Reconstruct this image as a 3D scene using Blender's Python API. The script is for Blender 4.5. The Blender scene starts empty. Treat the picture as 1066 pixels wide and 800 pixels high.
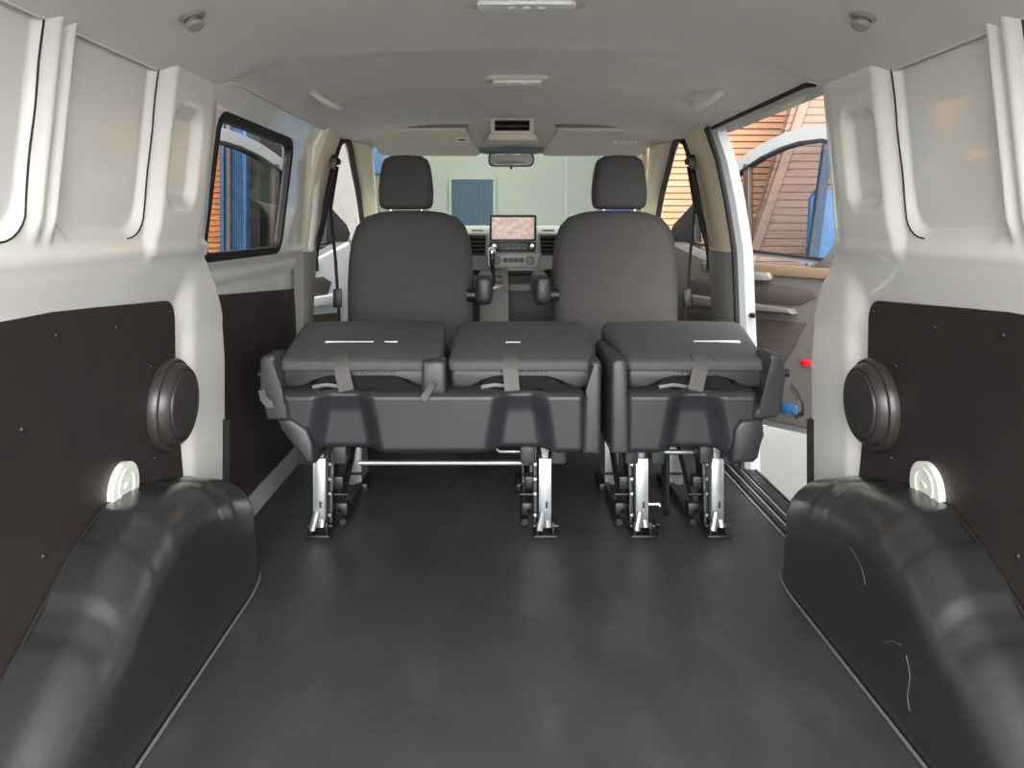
import bpy, bmesh, math, random
from mathutils import Vector, Matrix
random.seed(4)
PI = math.pi
C = bpy.context.scene.collection
SC = bpy.context.scene

# ------------------------------------------------------------------ camera, world, sun, exposure
CAM = Vector((-0.055, 0.0, 0.945))
cd = bpy.data.cameras.new('camera'); cam = bpy.data.objects.new('camera', cd); C.objects.link(cam)
cam.location = CAM; cam.rotation_euler = (PI / 2, 0, 0)
cd.sensor_fit = 'HORIZONTAL'; cd.sensor_width = 36.0; cd.lens = 36.0 * 800 / 1066
cd.shift_x = (533 - 520) / 1066; cd.shift_y = -(400 - 235) / 1066
cd.clip_start = 0.02; cd.clip_end = 300
SC.camera = cam
SC.view_settings.view_transform = 'Standard'; SC.view_settings.look = 'None'
SC.view_settings.gamma = 1; SC.view_settings.use_curve_mapping = False
SC.view_settings.exposure = 1.12
SC.cycles.max_bounces = 12; SC.cycles.diffuse_bounces = 6; SC.cycles.transparent_max_bounces = 24
SC.cycles.sample_clamp_indirect = 6

w = bpy.data.worlds.new('overcast_sky'); SC.world = w; w.use_nodes = True
nt = w.node_tree; bg = nt.nodes['Background']; bg.inputs[1].default_value = 1.0
# hazy sky with a broad bright glow behind the van
tc = nt.nodes.new('ShaderNodeTexCoord')
dt = nt.nodes.new('ShaderNodeVectorMath'); dt.operation = 'DOT_PRODUCT'
dt.inputs[1].default_value = Vector((0.05, -0.85, 0.52)).normalized(); nt.links.new(tc.outputs['Generated'], dt.inputs[0])
mr = nt.nodes.new('ShaderNodeMapRange'); mr.interpolation_type = 'SMOOTHSTEP'
mr.inputs[1].default_value = 0.55; mr.inputs[2].default_value = 1.0; mr.inputs[3].default_value = 0.0; mr.inputs[4].default_value = 1.0
nt.links.new(dt.outputs['Value'], mr.inputs[0])
rp = nt.nodes.new('ShaderNodeMix'); rp.data_type = 'RGBA'; rp.clamp_result = False
rp.inputs[6].default_value = (0.50, 0.53, 0.56, 1); rp.inputs[7].default_value = (8.2, 8.1, 8.0, 1)
nt.links.new(mr.outputs[0], rp.inputs[0]); nt.links.new(rp.outputs[2], bg.inputs[0])
sl = bpy.data.lights.new('sun', 'SUN'); sun = bpy.data.objects.new('sun', sl); C.objects.link(sun)
sl.energy = 0.3; sl.angle = math.radians(6); sl.color = (1.0, 0.94, 0.85)
sun.rotation_euler = (math.radians(27), 0, 0)          # high, from behind the van

# ------------------------------------------------------------------ materials
def lin(c):
    return tuple(((v / 255) / 12.92 if v / 255 <= 0.04045 else ((v / 255 + 0.055) / 1.055) ** 2.4) for v in c)

def mat(name, rgb, rough=0.5, metal=0.0, var=0.0, vscale=6.0, bump=0.0, bscale=200.0, coat=0.0, spec=0.5, emit=None):
    m = bpy.data.materials.new(name); m.use_nodes = True
    nt = m.node_tree; b = nt.nodes['Principled BSDF']
    c = lin(rgb)
    b.inputs['Base Color'].default_value = (*c, 1)
    b.inputs['Roughness'].default_value = rough; b.inputs['Metallic'].default_value = metal
    b.inputs['Coat Weight'].default_value = coat; b.inputs['Coat Roughness'].default_value = 0.25 if 'arch' in name else 0.05; b.inputs['Specular IOR Level'].default_value = spec
    tc = nt.nodes.new('ShaderNodeTexCoord')
    n = nt.nodes.new('ShaderNodeTexNoise'); n.inputs['Scale'].default_value = vscale; n.inputs['Detail'].default_value = 6
    nt.links.new(tc.outputs['Object'], n.inputs['Vector'])
    r = nt.nodes.new('ShaderNodeValToRGB')
    v = max(var, 0.01)
    r.color_ramp.elements[0].position = 0.3; r.color_ramp.elements[1].position = 0.7
    r.color_ramp.elements[0].color = (*[max(0, x * (1 - v)) for x in c], 1)
    r.color_ramp.elements[1].color = (*[min(1, x * (1 + v)) for x in c], 1)
    nt.links.new(n.outputs['Fac'], r.inputs['Fac']); nt.links.new(r.outputs['Color'], b.inputs['Base Color'])
    if bump:
        n2 = nt.nodes.new('ShaderNodeTexNoise'); n2.inputs['Scale'].default_value = bscale; n2.inputs['Detail'].default_value = 4
        nt.links.new(tc.outputs['Object'], n2.inputs['Vector'])
        bp = nt.nodes.new('ShaderNodeBump'); bp.inputs['Strength'].default_value = bump; bp.inputs['Distance'].default_value = 0.002
        nt.links.new(n2.outputs['Fac'], bp.inputs['Height']); nt.links.new(bp.outputs['Normal'], b.inputs['Normal'])
    if emit:
        b.inputs['Emission Color'].default_value = (*lin(rgb), 1); b.inputs['Emission Strength'].default_value = emit
    return m

def glass(name, tint, gloss=0.08):
    m = bpy.data.materials.new(name); m.use_nodes = True
    nt = m.node_tree; nt.nodes.remove(nt.nodes['Principled BSDF'])
    t = nt.nodes.new('ShaderNodeBsdfTransparent'); t.inputs[0].default_value = (*tint, 1)
    g = nt.nodes.new('ShaderNodeBsdfGlossy'); g.inputs['Roughness'].default_value = 0.02
    lw = nt.nodes.new('ShaderNodeLayerWeight'); lw.inputs['Blend'].default_value = 0.5
    pw = nt.nodes.new('ShaderNodeMath'); pw.operation = 'POWER'; pw.inputs[1].default_value = 5.0
    f = nt.nodes.new('ShaderNodeMath'); f.operation = 'MULTIPLY_ADD'; f.inputs[1].default_value = 0.35; f.inputs[2].default_value = gloss * 0.25
    nt.links.new(lw.outputs['Facing'], pw.inputs[0]); nt.links.new(pw.outputs[0], f.inputs[0])
    mx = nt.nodes.new('ShaderNodeMixShader')
    nt.links.new(f.outputs[0], mx.inputs[0]); nt.links.new(t.outputs[0], mx.inputs[1]); nt.links.new(g.outputs[0], mx.inputs[2])
    nt.links.new(mx.outputs[0], nt.nodes['Material Output'].inputs[0])
    return m

M = {}
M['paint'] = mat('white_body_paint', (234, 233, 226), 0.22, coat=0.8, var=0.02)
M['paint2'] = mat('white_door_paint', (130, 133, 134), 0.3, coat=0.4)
M['headliner'] = mat('grey_headliner_felt', (222, 217, 212), 0.95, var=0.03, bump=0.3, bscale=300)
M['header'] = mat('beige_header_felt', (206, 199, 186), 0.9, var=0.02)
M['beige'] = mat('cream_pillar_trim', (205, 196, 172), 0.6)
M['greytrim'] = mat('grey_pillar_trim', (120, 118, 114), 0.6)
M['liner'] = mat('dark_lining_board', (44, 38, 36), 0.5, var=0.12, vscale=9, bump=0.15, bscale=400)
M['screw'] = mat('dark_screw', (24, 22, 22), 0.4)
M['arch'] = mat('black_arch_plastic', (31, 32, 33), 0.34, var=0.08, vscale=14, bump=0.12, bscale=260, spec=1.0, coat=0.6)
M['plastic'] = mat('dark_seat_plastic', (42, 43, 46), 0.42, var=0.05, bump=0.2, bscale=500)
M['plastic2'] = mat('grey_seat_plastic', (48, 50, 52), 0.42, var=0.05, bump=0.2, bscale=500)
M['black'] = mat('black_plastic', (22, 22, 23), 0.45)
M['rubber'] = mat('black_rubber', (18, 18, 18), 0.7)
M['void'] = mat('matte_black_and_shade', (10, 10, 11), 0.95)  # matte black; on the plate in the seat hollow it is painted shade
M['vinyl'] = mat('dark_vinyl', (38, 40, 41), 0.42, var=0.08, vscale=20, bump=0.3, bscale=90)
M['fabric'] = mat('charcoal_seat_cloth', (62, 60, 58), 0.85, var=0.06, vscale=60, bump=0.5, bscale=420)
M['fabric_top'] = mat('charcoal_folded_seat_cloth', (68, 71, 71), 0.7, var=0.08, vscale=30, bump=0.4, bscale=300)
M['cover'] = mat('dark_cover_plastic', (50, 47, 45), 0.35, bump=0.1)
M['slate'] = mat('slate_blue_board', (36, 54, 70), 0.6)
M['housing'] = mat('grey_green_housing', (80, 92, 86), 0.5)
M['belt'] = mat('grey_webbing', (72, 70, 68), 0.6, var=0.06, vscale=60)
M['beltblack'] = mat('dark_webbing', (46, 43, 40), 0.7)
M['steel'] = mat('bare_zinc_steel', (160, 164, 166), 0.38, metal=0.75, var=0.12, vscale=18)
M['steeldark'] = mat('dark_steel', (36, 36, 37), 0.4, metal=0.5, var=0.2, vscale=30)
M['chrome'] = mat('chrome', (215, 215, 215), 0.15, metal=1.0)
M['seal'] = mat('grey_sealant', (88, 88, 85), 0.6)
M['whiteplastic'] = mat('white_plastic', (222, 222, 214), 0.4)
M['label'] = mat('white_label', (235, 232, 226), 0.6)
M['lens'] = mat('frosted_lamp_lens', (226, 228, 226), 0.3)
M['dash'] = mat('grey_dashboard_plastic', (150, 152, 148), 0.6, var=0.04, bump=0.2)
M['dashdark'] = mat('dark_dashboard_plastic', (60, 61, 62), 0.55)
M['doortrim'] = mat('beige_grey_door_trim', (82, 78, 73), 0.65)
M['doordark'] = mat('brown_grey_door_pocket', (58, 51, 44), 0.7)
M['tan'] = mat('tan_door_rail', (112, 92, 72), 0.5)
M['backlit_trim'] = mat('backlit_door_trim', (172, 176, 178), 0.5)  # lightened copy of the door trim, backlight on the driver door painted in
M['hook'] = mat('grey_hook_plastic', (150, 145, 139), 0.6)
M['red'] = mat('red_reflector', (200, 24, 36), 0.25)
M['blue'] = mat('bright_blue_paint', (34, 84, 126), 0.5)
M['tread'] = mat('dark_sill_plate', (58, 60, 62), 0.4, metal=0.3)
M['treadlite'] = mat('pale_worn_rib', (150, 152, 152), 0.4, metal=0.4)
M['mirror'] = mat('mirror_glass', (230, 232, 230), 0.03, metal=1.0)
M['glass'] = glass('clear_glass', (0.95, 0.97, 0.95))
M['windscreen'] = glass('green_windscreen_glass', (0.80, 0.90, 0.82))
M['tint'] = glass('tinted_side_glass', (0.74, 0.75, 0.74), 0.15)
M['doorglass'] = glass('smoky_door_glass', (0.72, 0.73, 0.74), 0.12)
M['facade'] = mat('grey_green_facade', (88, 88, 83), 0.8, var=0.04, vscale=2)
M['facadeline'] = mat('grey_joint', (96, 100, 94), 0.8)
M['bluedoor'] = mat('blue_grey_metal_door', (30, 42, 54), 0.85, spec=0.2)
M['bluewin'] = mat('dark_blue_window', (70, 96, 130), 0.2)
M['dark_facade'] = mat('dark_grey_facade', (92, 90, 86), 0.8, var=0.1)
M['trunkbrown'] = mat('dark_brown_bar', (66, 52, 42), 0.6)

def floor_mat():
    m = mat('dark_rubber_floor', (43, 45, 47), 0.42, var=0.16, vscale=5, bump=0.4, bscale=340)
    nt = m.node_tree; b = nt.nodes['Principled BSDF']
    tc = [n for n in nt.nodes if n.type == 'TEX_COORD'][0]
    n = nt.nodes.new('ShaderNodeTexNoise'); n.inputs['Scale'].default_value = 3.2; n.inputs['Detail'].default_value = 8
    n.inputs['Roughness'].default_value = 0.7
    nt.links.new(tc.outputs['Object'], n.inputs['Vector'])
    mr = nt.nodes.new('ShaderNodeMapRange'); mr.inputs[1].default_value = 0.3; mr.inputs[2].default_value = 0.75
    mr.inputs[3].default_value = 0.36; mr.inputs[4].default_value = 0.55
    nt.links.new(n.outputs['Fac'], mr.inputs[0]); nt.links.new(mr.outputs[0], b.inputs['Roughness'])
    # dusty scuffs, drawn out along the floor
    mp = nt.nodes.new('ShaderNodeMapping'); mp.inputs['Scale'].default_value = (3.4, 1.3, 1)
    n3 = nt.nodes.new('ShaderNodeTexNoise'); n3.inputs['Scale'].default_value = 1.7; n3.inputs['Detail'].default_value = 9; n3.inputs['Roughness'].default_value = 0.68
    nt.links.new(tc.outputs['Object'], mp.inputs[0]); nt.links.new(mp.outputs[0], n3.inputs['Vector'])
    m3 = nt.nodes.new('ShaderNodeMapRange'); m3.inputs[1].default_value = 0.5; m3.inputs[2].default_value = 0.8; m3.inputs[4].default_value = 0.26
    nt.links.new(n3.outputs['Fac'], m3.inputs[0])
    mx = nt.nodes.new('ShaderNodeMix'); mx.data_type = 'RGBA'; mx.inputs[7].default_value = (*lin((92, 95, 95)), 1)
    src = b.inputs['Base Color'].links[0].from_socket
    nt.links.new(m3.outputs[0], mx.inputs[0]); nt.links.new(src, mx.inputs[6]); nt.links.new(mx.outputs[2], b.inputs['Base Color'])
    return m
M['floor'] = floor_mat()

def wood_mat(name, a, b_, rough=0.7):
    m = mat(name, a, rough); nt = m.node_tree; b = nt.nodes['Principled BSDF']
    tc = [n for n in nt.nodes if n.type == 'TEX_COORD'][0]
    mp = nt.nodes.new('ShaderNodeMapping'); mp.inputs['Scale'].default_value = (0.5, 0.5, 9)
    n = nt.nodes.new('ShaderNodeTexNoise'); n.inputs['Scale'].default_value = 2.5; n.inputs['Detail'].default_value = 8
    r = nt.nodes.new('ShaderNodeValToRGB')
    r.color_ramp.elements[0].position = 0.35; r.color_ramp.elements[0].color = (*lin(a), 1)
    r.color_ramp.elements[1].position = 0.65; r.color_ramp.elements[1].color = (*lin(b_), 1)
    nt.links.new(tc.outputs['Object'], mp.inputs[0]); nt.links.new(mp.outputs[0], n.inputs['Vector'])
    nt.links.new(n.outputs['Fac'], r.inputs['Fac']); nt.links.new(r.outputs['Color'], b.inputs['Base Color'])
    return m
M['wood'] = wood_mat('orange_wood_cladding', (124, 87, 59), (140, 103, 73))
M['wood2'] = wood_mat('red_brown_wood_and_shade', (100, 78, 66), (116, 92, 78))  # red-brown boards; on the shed the darker tone is painted shade
M['woodleft'] = wood_mat('deep_orange_wood_cladding', (176, 104, 48), (196, 124, 64))
M['concrete'] = mat('pale_concrete_ground', (100, 100, 97), 0.9, var=0.18, vscale=60, bump=0.5, bscale=80)
M['kerb'] = mat('pale_kerb', (206, 214, 214), 0.8, var=0.05)

def screen_mat():
    m = mat('painted_reflection_screen', (214, 170, 156), 0.25, var=0.25, vscale=40)  # reflection on the screen put into its mottled pink base colour
    return m
M['screen'] = screen_mat()

# ------------------------------------------------------------------ mesh builder
ORG = {}
class MB:
    def __init__(s): s.bm = bmesh.new()
    def _bev(s, verts, bev, seg):
        if bev > 0:
            es = list({e for v in verts for e in v.link_edges})
            bmesh.ops.bevel(s.bm, geom=es, offset=bev, segments=seg, affect='EDGES', profile=0.5, clamp_overlap=True)
    def box(s, x0, x1, y0, y1, z0, z1, bev=0.0, seg=2, mx=None):
        tmp = bmesh.new()
        r = bmesh.ops.create_cube(tmp, size=1.0)
        for v in r['verts']:
            v.co = Vector(((x0 + x1) / 2 + v.co.x * (x1 - x0), (y0 + y1) / 2 + v.co.y * (y1 - y0), (z0 + z1) / 2 + v.co.z * (z1 - z0)))
        if bev > 0:
            bmesh.ops.bevel(tmp, geom=list(tmp.edges), offset=bev, segments=seg, affect='EDGES', profile=0.5, clamp_overlap=True)
        return s._merge(tmp, mx)
    def _merge(s, tmp, mx=None):
        if mx is not None: bmesh.ops.transform(tmp, matrix=mx, verts=tmp.verts)
        bmesh.ops.recalc_face_normals(tmp, faces=tmp.faces)
        me = bpy.data.meshes.new('tmp'); tmp.to_mesh(me); tmp.free()
        s.bm.from_mesh(me); bpy.data.meshes.remove(me); return s
    def prism(s, poly, axis, a, b, bev=0.0, seg=2, mx=None):
        """poly of 2D points in the plane across axis: 'y' -> (x,z), 'x' -> (y,z), 'z' -> (x,y)"""
        f = {'y': lambda p, t: (p[0], t, p[1]), 'x': lambda p, t: (t, p[0], p[1]), 'z': lambda p, t: (p[0], p[1], t)}[axis]
        tmp = bmesh.new()
        A = [tmp.verts.new(f(p, a)) for p in poly]; B = [tmp.verts.new(f(p, b)) for p in poly]
        n = len(poly)
        tmp.faces.new(A); tmp.faces.new(list(reversed(B)))
        for i in range(n): tmp.faces.new((A[i], B[i], B[(i + 1) % n], A[(i + 1) % n]))
        if bev > 0:
            caps = list({e for v in A for e in v.link_edges if e.other_vert(v) in A} | {e for v in B for e in v.link_edges if e.other_vert(v) in B})
            bmesh.ops.bevel(tmp, geom=caps, offset=bev, segments=seg, affect='EDGES', profile=0.5, clamp_overlap=True)
        return s._merge(tmp, mx)
    def ring(s, outer, inner, axis, a, b, mx=None):
        f = {'y': lambda p, t: (p[0], t, p[1]), 'x': lambda p, t: (t, p[0], p[1]), 'z': lambda p, t: (p[0], p[1], t)}[axis]
        tmp = bmesh.new(); n = len(outer)
        L = [[tmp.verts.new(f(p, t)) for p in q] for q, t in ((outer, a), (inner, a), (inner, b), (outer, b))]
        for k in range(4):
            P, Q = L[k], L[(k + 1) % 4]
            for i in range(n): tmp.faces.new((P[i], P[(i + 1) % n], Q[(i + 1) % n], Q[i]))
        return s._merge(tmp, mx)
    def tube(s, pts, r, n=10, closed=False, cap=True):
        pts = [Vector(p) for p in pts]; m = len(pts); rings = []
        tmp = bmesh.new(); prev = None
        for i, p in enumerate(pts):
            if closed: d = pts[(i + 1) % m] - pts[i - 1]
            else: d = pts[min(i + 1, m - 1)] - pts[max(i - 1, 0)]
            d.normalize()
            up = prev if prev is not None else (Vector((0, 0, 1)) if abs(d.z) < 0.9 else Vector((1, 0, 0)))
            a = d.cross(up); a.normalize(); b = a.cross(d); prev = b
            rr = r[i] if isinstance(r, (list, tuple)) else r
            rings.append([tmp.verts.new(p + a * math.cos(2 * PI * k / n) * rr + b * math.sin(2 * PI * k / n) * rr) for k in range(n)])
        for i in range(m if closed else m - 1):
            P, Q = rings[i], rings[(i + 1) % m]
            for k in range(n): tmp.faces.new((P[k], P[(k + 1) % n], Q[(k + 1) % n], Q[k]))
        if cap and not closed:
            tmp.faces.new(list(reversed(rings[0]))); tmp.faces.new(rings[-1])
        return s._merge(tmp)
    def ribbon(s, pts, wdir, width, th=0.002):
        """flat webbing strip along pts, width along wdir"""
        pts = [Vector(p) for p in pts]; tmp = bmesh.new(); rows = []
        for i, p in enumerate(pts):
            d = (pts[min(i + 1, len(pts) - 1)] - pts[max(i - 1, 0)]).normalized()
            wd = Vector(wdir); wd = (wd - d * wd.dot(d)).normalized(); nn = d.cross(wd)
            rows.append([tmp.verts.new(p + wd * a * width / 2 + nn * b * th / 2) for a, b in ((-1, -1), (1, -1), (1, 1), (-1, 1))])
        for P, Q in zip(rows, rows[1:]):
            for k in range(4): tmp.faces.new((P[k], P[(k + 1) % 4], Q[(k + 1) % 4], Q[k]))
        tmp.faces.new(rows[0]); tmp.faces.new(rows[-1])
        return s._merge(tmp)
    def lathe(s, prof, origin, axis, n=40):
        """prof of (radius, distance along axis)"""
        o = Vector(origin); ax = Vector(axis).normalized()
        u = ax.cross(Vector((0, 0, 1)) if abs(ax.z) < 0.9 else Vector((1, 0, 0))).normalized(); v = ax.cross(u)
        tmp = bmesh.new(); rings = []
        for r, h in prof:
            if r < 1e-6: rings.append([tmp.verts.new(o + ax * h)])
            else: rings.append([tmp.verts.new(o + ax * h + (u * math.cos(2 * PI * k / n) + v * math.sin(2 * PI * k / n)) * r) for k in range(n)])
        for P, Q in zip(rings, rings[1:]):
            for k in range(n):
                a, b = P[k % len(P)], P[(k + 1) % len(P)]; c, d = Q[(k + 1) % len(Q)], Q[k % len(Q)]
                fs = [a, b, c, d]; fs2 = []
                for q in fs:
                    if q not in fs2: fs2.append(q)
                if len(fs2) > 2: tmp.faces.new(fs2)
        return s._merge(tmp)
    def grid(s, fn, nu, nv, keep=None, close=None):
        tmp = bmesh.new()
        V = [[tmp.verts.new(fn(i / nu, j / nv)) for j in range(nv + 1)] for i in range(nu + 1)]
        for i in range(nu):
            for j in range(nv):
                q = (V[i][j], V[i + 1][j], V[i + 1][j + 1], V[i][j + 1])
                c = sum((v.co for v in q), Vector()) / 4
                if keep is None or keep(c): tmp.faces.new(q)
        loose = [v for v in tmp.verts if not v.link_faces]
        bmesh.ops.delete(tmp, geom=loose, context='VERTS')
        me = bpy.data.meshes.new('tmp'); tmp.to_mesh(me); tmp.free()
        s.bm.from_mesh(me); bpy.data.meshes.remove(me); return s
    def loft(s, loops, cap=True):
        tmp = bmesh.new(); R = [[tmp.verts.new(p) for p in L] for L in loops]; n = len(loops[0])
        for P, Q in zip(R, R[1:]):
            for k in range(n): tmp.faces.new((P[k], P[(k + 1) % n], Q[(k + 1) % n], Q[k]))
        if cap: tmp.faces.new(list(reversed(R[0]))); tmp.faces.new(R[-1])
        return s._merge(tmp)
    def build(s, name, material, parent=None, angle=38, solid=0.0, flat=False, base=None):
        if solid:
            pass
        me = bpy.data.meshes.new(name); s.bm.to_mesh(me); s.bm.free()
        if parent is not None: o = ORG[parent.name]
        elif base is not None: o = Vector(base)
        else:
            xs = [v.co.x for v in me.vertices]; ys = [v.co.y for v in me.vertices]; zs = [v.co.z for v in me.vertices]
            o = Vector(((min(xs) + max(xs)) / 2, (min(ys) + max(ys)) / 2, min(zs)))
        me.transform(Matrix.Translation(-o))
        if not flat:
            for p in me.polygons: p.use_smooth = True
            me.set_sharp_from_angle(angle=math.radians(angle))
        me.materials.append(material)
        ob = bpy.data.objects.new(name, me); C.objects.link(ob)
        if parent is not None: ob.parent = parent
        else: ob.location = o
        ORG[ob.name] = o.copy()
        if solid:
            md = ob.modifiers.new('thickness', 'SOLIDIFY'); md.thickness = abs(solid); md.offset = 1 if solid > 0 else -1
        return ob

def thing(name, label, cat, loc, group=None):
    o = bpy.data.objects.new(name, None); C.objects.link(o); o.location = loc; ORG[o.name] = Vector(loc)
    o.empty_display_size = 0.05
    return tag(o, label, cat, group)
def tag(o, label, cat, group=None, kind=None):
    o['label'] = label; o['category'] = cat
    if group: o['group'] = group
    if kind: o['kind'] = kind
    return o
def struct(o, label, cat): return tag(o, label, cat, None, 'structure')

def interp(pts, t):
    if t <= pts[0][0]: return pts[0][1]
    for (a, va), (b, vb) in zip(pts, pts[1:]):
        if t <= b:
            return va + (vb - va) * (t - a) / (b - a)
    return pts[-1][1]
def ss(a, b, t):
    t = max(0.0, min(1.0, (t - a) / (b - a))); return t * t * (3 - 2 * t)
def catmull(pts, n=6):
    P = [Vector(p) for p in pts]; P = [P[0]] + P + [P[-1]]; out = []
    for i in range(1, len(P) - 2):
        for k in range(n):
            t = k / n
            out.append(0.5 * ((2 * P[i]) + (P[i + 1] - P[i - 1]) * t + (2 * P[i - 1] - 5 * P[i] + 4 * P[i + 1] - P[i + 2]) * t * t + (-P[i - 1] + 3 * P[i] - 3 * P[i + 1] + P[i + 2]) * t ** 3))
    out.append(P[-2]); return out
def rrect(x0, x1, z0, z1, r, n=5):
    r = min(r, abs(x1 - x0) * 0.48, abs(z1 - z0) * 0.48)
    out = []
    for cx, cz, a0 in ((x1 - r, z1 - r, 0), (x0 + r, z1 - r, 90), (x0 + r, z0 + r, 180), (x1 - r, z0 + r, 270)):
        for k in range(n + 1):
            a = math.radians(a0 + 90 * k / n); out.append((cx + r * math.cos(a), cz + r * math.sin(a)))
    return out
def sdrr(y, z, y0, y1, z0, z1, r):
    dy = abs(y - (y0 + y1) / 2) - (y1 - y0) / 2 + r; dz = abs(z - (z0 + z1) / 2) - (z1 - z0) / 2 + r
    return math.hypot(max(dy, 0), max(dz, 0)) + min(max(dy, dz), 0) - r

# ------------------------------------------------------------------ SETTING: outside
GZ = -0.55
g = MB().box(-40, 40, -30, 40, GZ - 0.3, GZ).build('ground', M['concrete'], base=(0, 0, GZ))
struct(g, 'pale grey concrete yard around the van', 'ground')

# ------------------------------------------------------------------ SETTING: floor
fl = MB().prism([(-0.865, 0.25), (-0.865, 3.3), (-0.80, 3.45), (-0.80, 4.4), (0.80, 4.4), (0.80, 2.2), (0.87, 2.15), (0.87, 0.25)], 'z', -0.03, 0.0).build('floor', M['floor'])
struct(fl, 'black rubber cargo floor of the van, scuffed in the middle', 'floor')
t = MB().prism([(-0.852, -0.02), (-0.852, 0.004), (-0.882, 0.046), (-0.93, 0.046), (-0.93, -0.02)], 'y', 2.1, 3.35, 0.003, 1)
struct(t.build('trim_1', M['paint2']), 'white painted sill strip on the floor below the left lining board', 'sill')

# ------------------------------------------------------------------ SETTING: side walls
BASE = [(-0.03, 0.895), (0.66, 0.892), (0.74, 0.880), (0.80, 0.858), (0.85, 0.840), (0.90, 0.836), (1.28, 0.797), (1.40, 0.775)]
YEND = [(0.0, 2.27), (0.55, 2.265), (0.68, 2.24), (0.78, 2.15), (0.86, 2.045), (0.93, 2.02), (1.05, 2.0), (1.2, 1.985), (1.34, 1.975)]
def wall_x(y, z):
    x = interp(BASE, z)
    top = ss(0.80, 0.92, z)
    # recessed blank panels
    for y0, y1 in ((0.60, 1.252), (1.335, 1.665)):
        d = sdrr(y, z, y0, y1, 0.92, 1.6, 0.07)
        x += 0.014 * (1 - ss(-0.012, 0.004, d))
    # two vertical ribs between the blanks
    for yc, wd in ((1.283, 0.016), (1.325, 0.012)):
        x -= 0.012 * top * math.exp(-((y - yc) / wd) ** 2) * ss(0.90, 0.96, z)
    # pillar column
    x -= 0.022 * ss(1.67, 1.72, y) * (1 - ss(1.93, 2.06, y)) * ss(0.84, 0.95, z)
    d = sdrr(y, z, 1.73, 1.89, 0.99, 1.22, 0.045)
    x += 0.020 * (1 - ss(-0.03, 0.008, d))
    # belt bulge over the lining board
    x -= 0.008 * math.exp(-((z - 0.885) / 0.018) ** 2)
    # inward lip toward the opening below the belt
    x -= 0.026 * ss(1.93, 2.02, y) * (1 - ss(0.72, 0.85, z))
    x += 0.012 * math.exp(-((y - 2.0) / 0.03) ** 2) * (1 - ss(0.6, 0.8, z))
    return x
def side_wall(sg):
    b = MB()
    def fn(u, v):
        z = -0.03 + v * 1.39
        y = 0.42 + u * (interp(YEND, z) - 0.42)
        return (sg * wall_x(y, z), y, z)
    b.grid(fn, 220, 120)
    def fl_(u, v):                                         # return flange round the edge of the opening
        z = -0.03 + v * 1.39; y = interp(YEND, z); x = wall_x(y, z)
        a = u * PI / 2
        return (sg * (x + 0.03 * (1 - math.cos(a)) + 0.05 * max(0, u - 0.6) / 0.4), y + 0.03 * math.sin(a), z)
    b.grid(fl_, 10, 120)
    return b.build('wall_left' if sg < 0 else 'wall_right', M['paint'], angle=60)
wl = side_wall(-1); struct(wl, 'white painted left side of the cargo bay with pressed blank panels', 'wall')
wr = side_wall(1); struct(wr, 'white painted right side of the cargo bay, ending at the sliding door', 'wall')
for sg, ob in ((-1, wl), (1, wr)):
    for y1 in (1.252, 1.668):
        pts = [(sg * (wall_x(y1, z) - 0.001), y1 + 0.0015 * math.sin(z * 40), z) for z in [1.30 - 0.02 * k for k in range(18)]]
        for k in range(1, 6):
            a = math.radians(90 * k / 5); y = y1 - 0.06 + 0.06 * math.cos(a); z = 0.96 - 0.042 * math.sin(a)
            pts.append((sg * (wall_x(y, z) - 0.001), y, z))
        MB().tube(pts, 0.0018, 6).build('panel_seam', M['rubber'], ob)
    # rubber guard on the lower pillar edge
    gp = [(sg * (wall_x(2.26, z) + 0.006), 2.268, z) for z in (0.165, 0.2, 0.28, 0.34, 0.375)]
    MB().ribbon([(p[0] - sg * 0.008, p[1] - 0.004, p[2]) for p in gp], (sg * 0.7, 0.7, 0), 0.036, 0.016).build('edge_guard', M['rubber'], ob)
# black rubber seal round the rear edge of the right opening
pts = [(wall_x(interp(YEND, z), z) + 0.022, interp(YEND, z) + 0.030, z) for z in [0.0 + 0.03 * k for k in range(45)]]
struct(MB().tube(catmull(pts, 2), 0.010, 8).build('trim_2', M['rubber']), 'black rubber seal along the rear edge of the open sliding door', 'seal')

# left window panel ahead of the pillar
FB = [(-0.04, 0.96), (0.0, 0.925), (0.70, 0.905), (0.76, 0.895), (0.80, 0.868), (0.85, 0.842), (1.26, 0.792), (1.30, 0.772), (1.40, 0.72)]
WY0, WY1, WZ0, WZ1 = 2.03, 2.745, 0.855, 1.243
def front_x(y, z): return interp(FB, z) + 0.012 * math.exp(-((z - 0.815) / 0.02) ** 2)
def yf(z): return interp([(0, 3.28), (0.6, 3.22), (0.85, 3.12), (1.1, 3.06), (1.36, 3.03)], z)
b = MB()
b.grid(lambda u, v: (-front_x(0, -0.04 + v * 1.42), 1.90 + u * (yf(-0.04 + v * 1.42) - 1.90), -0.04 + v * 1.42), 130, 140,
       keep=lambda c: sdrr(c.y, c.z, WY0, WY1, WZ0, WZ1, 0.05) > 0)
b.grid(lambda u, v: (-front_x(0, -0.04 + v * 1.42) + 0.05 * math.sin(u * PI / 2) * 0.6, yf(-0.04 + v * 1.42) + 0.05 * (1 - math.cos(u * PI / 2)), -0.04 + v * 1.42), 6, 60)
b.build('window_panel', M['paint'], wl, angle=50)

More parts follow.
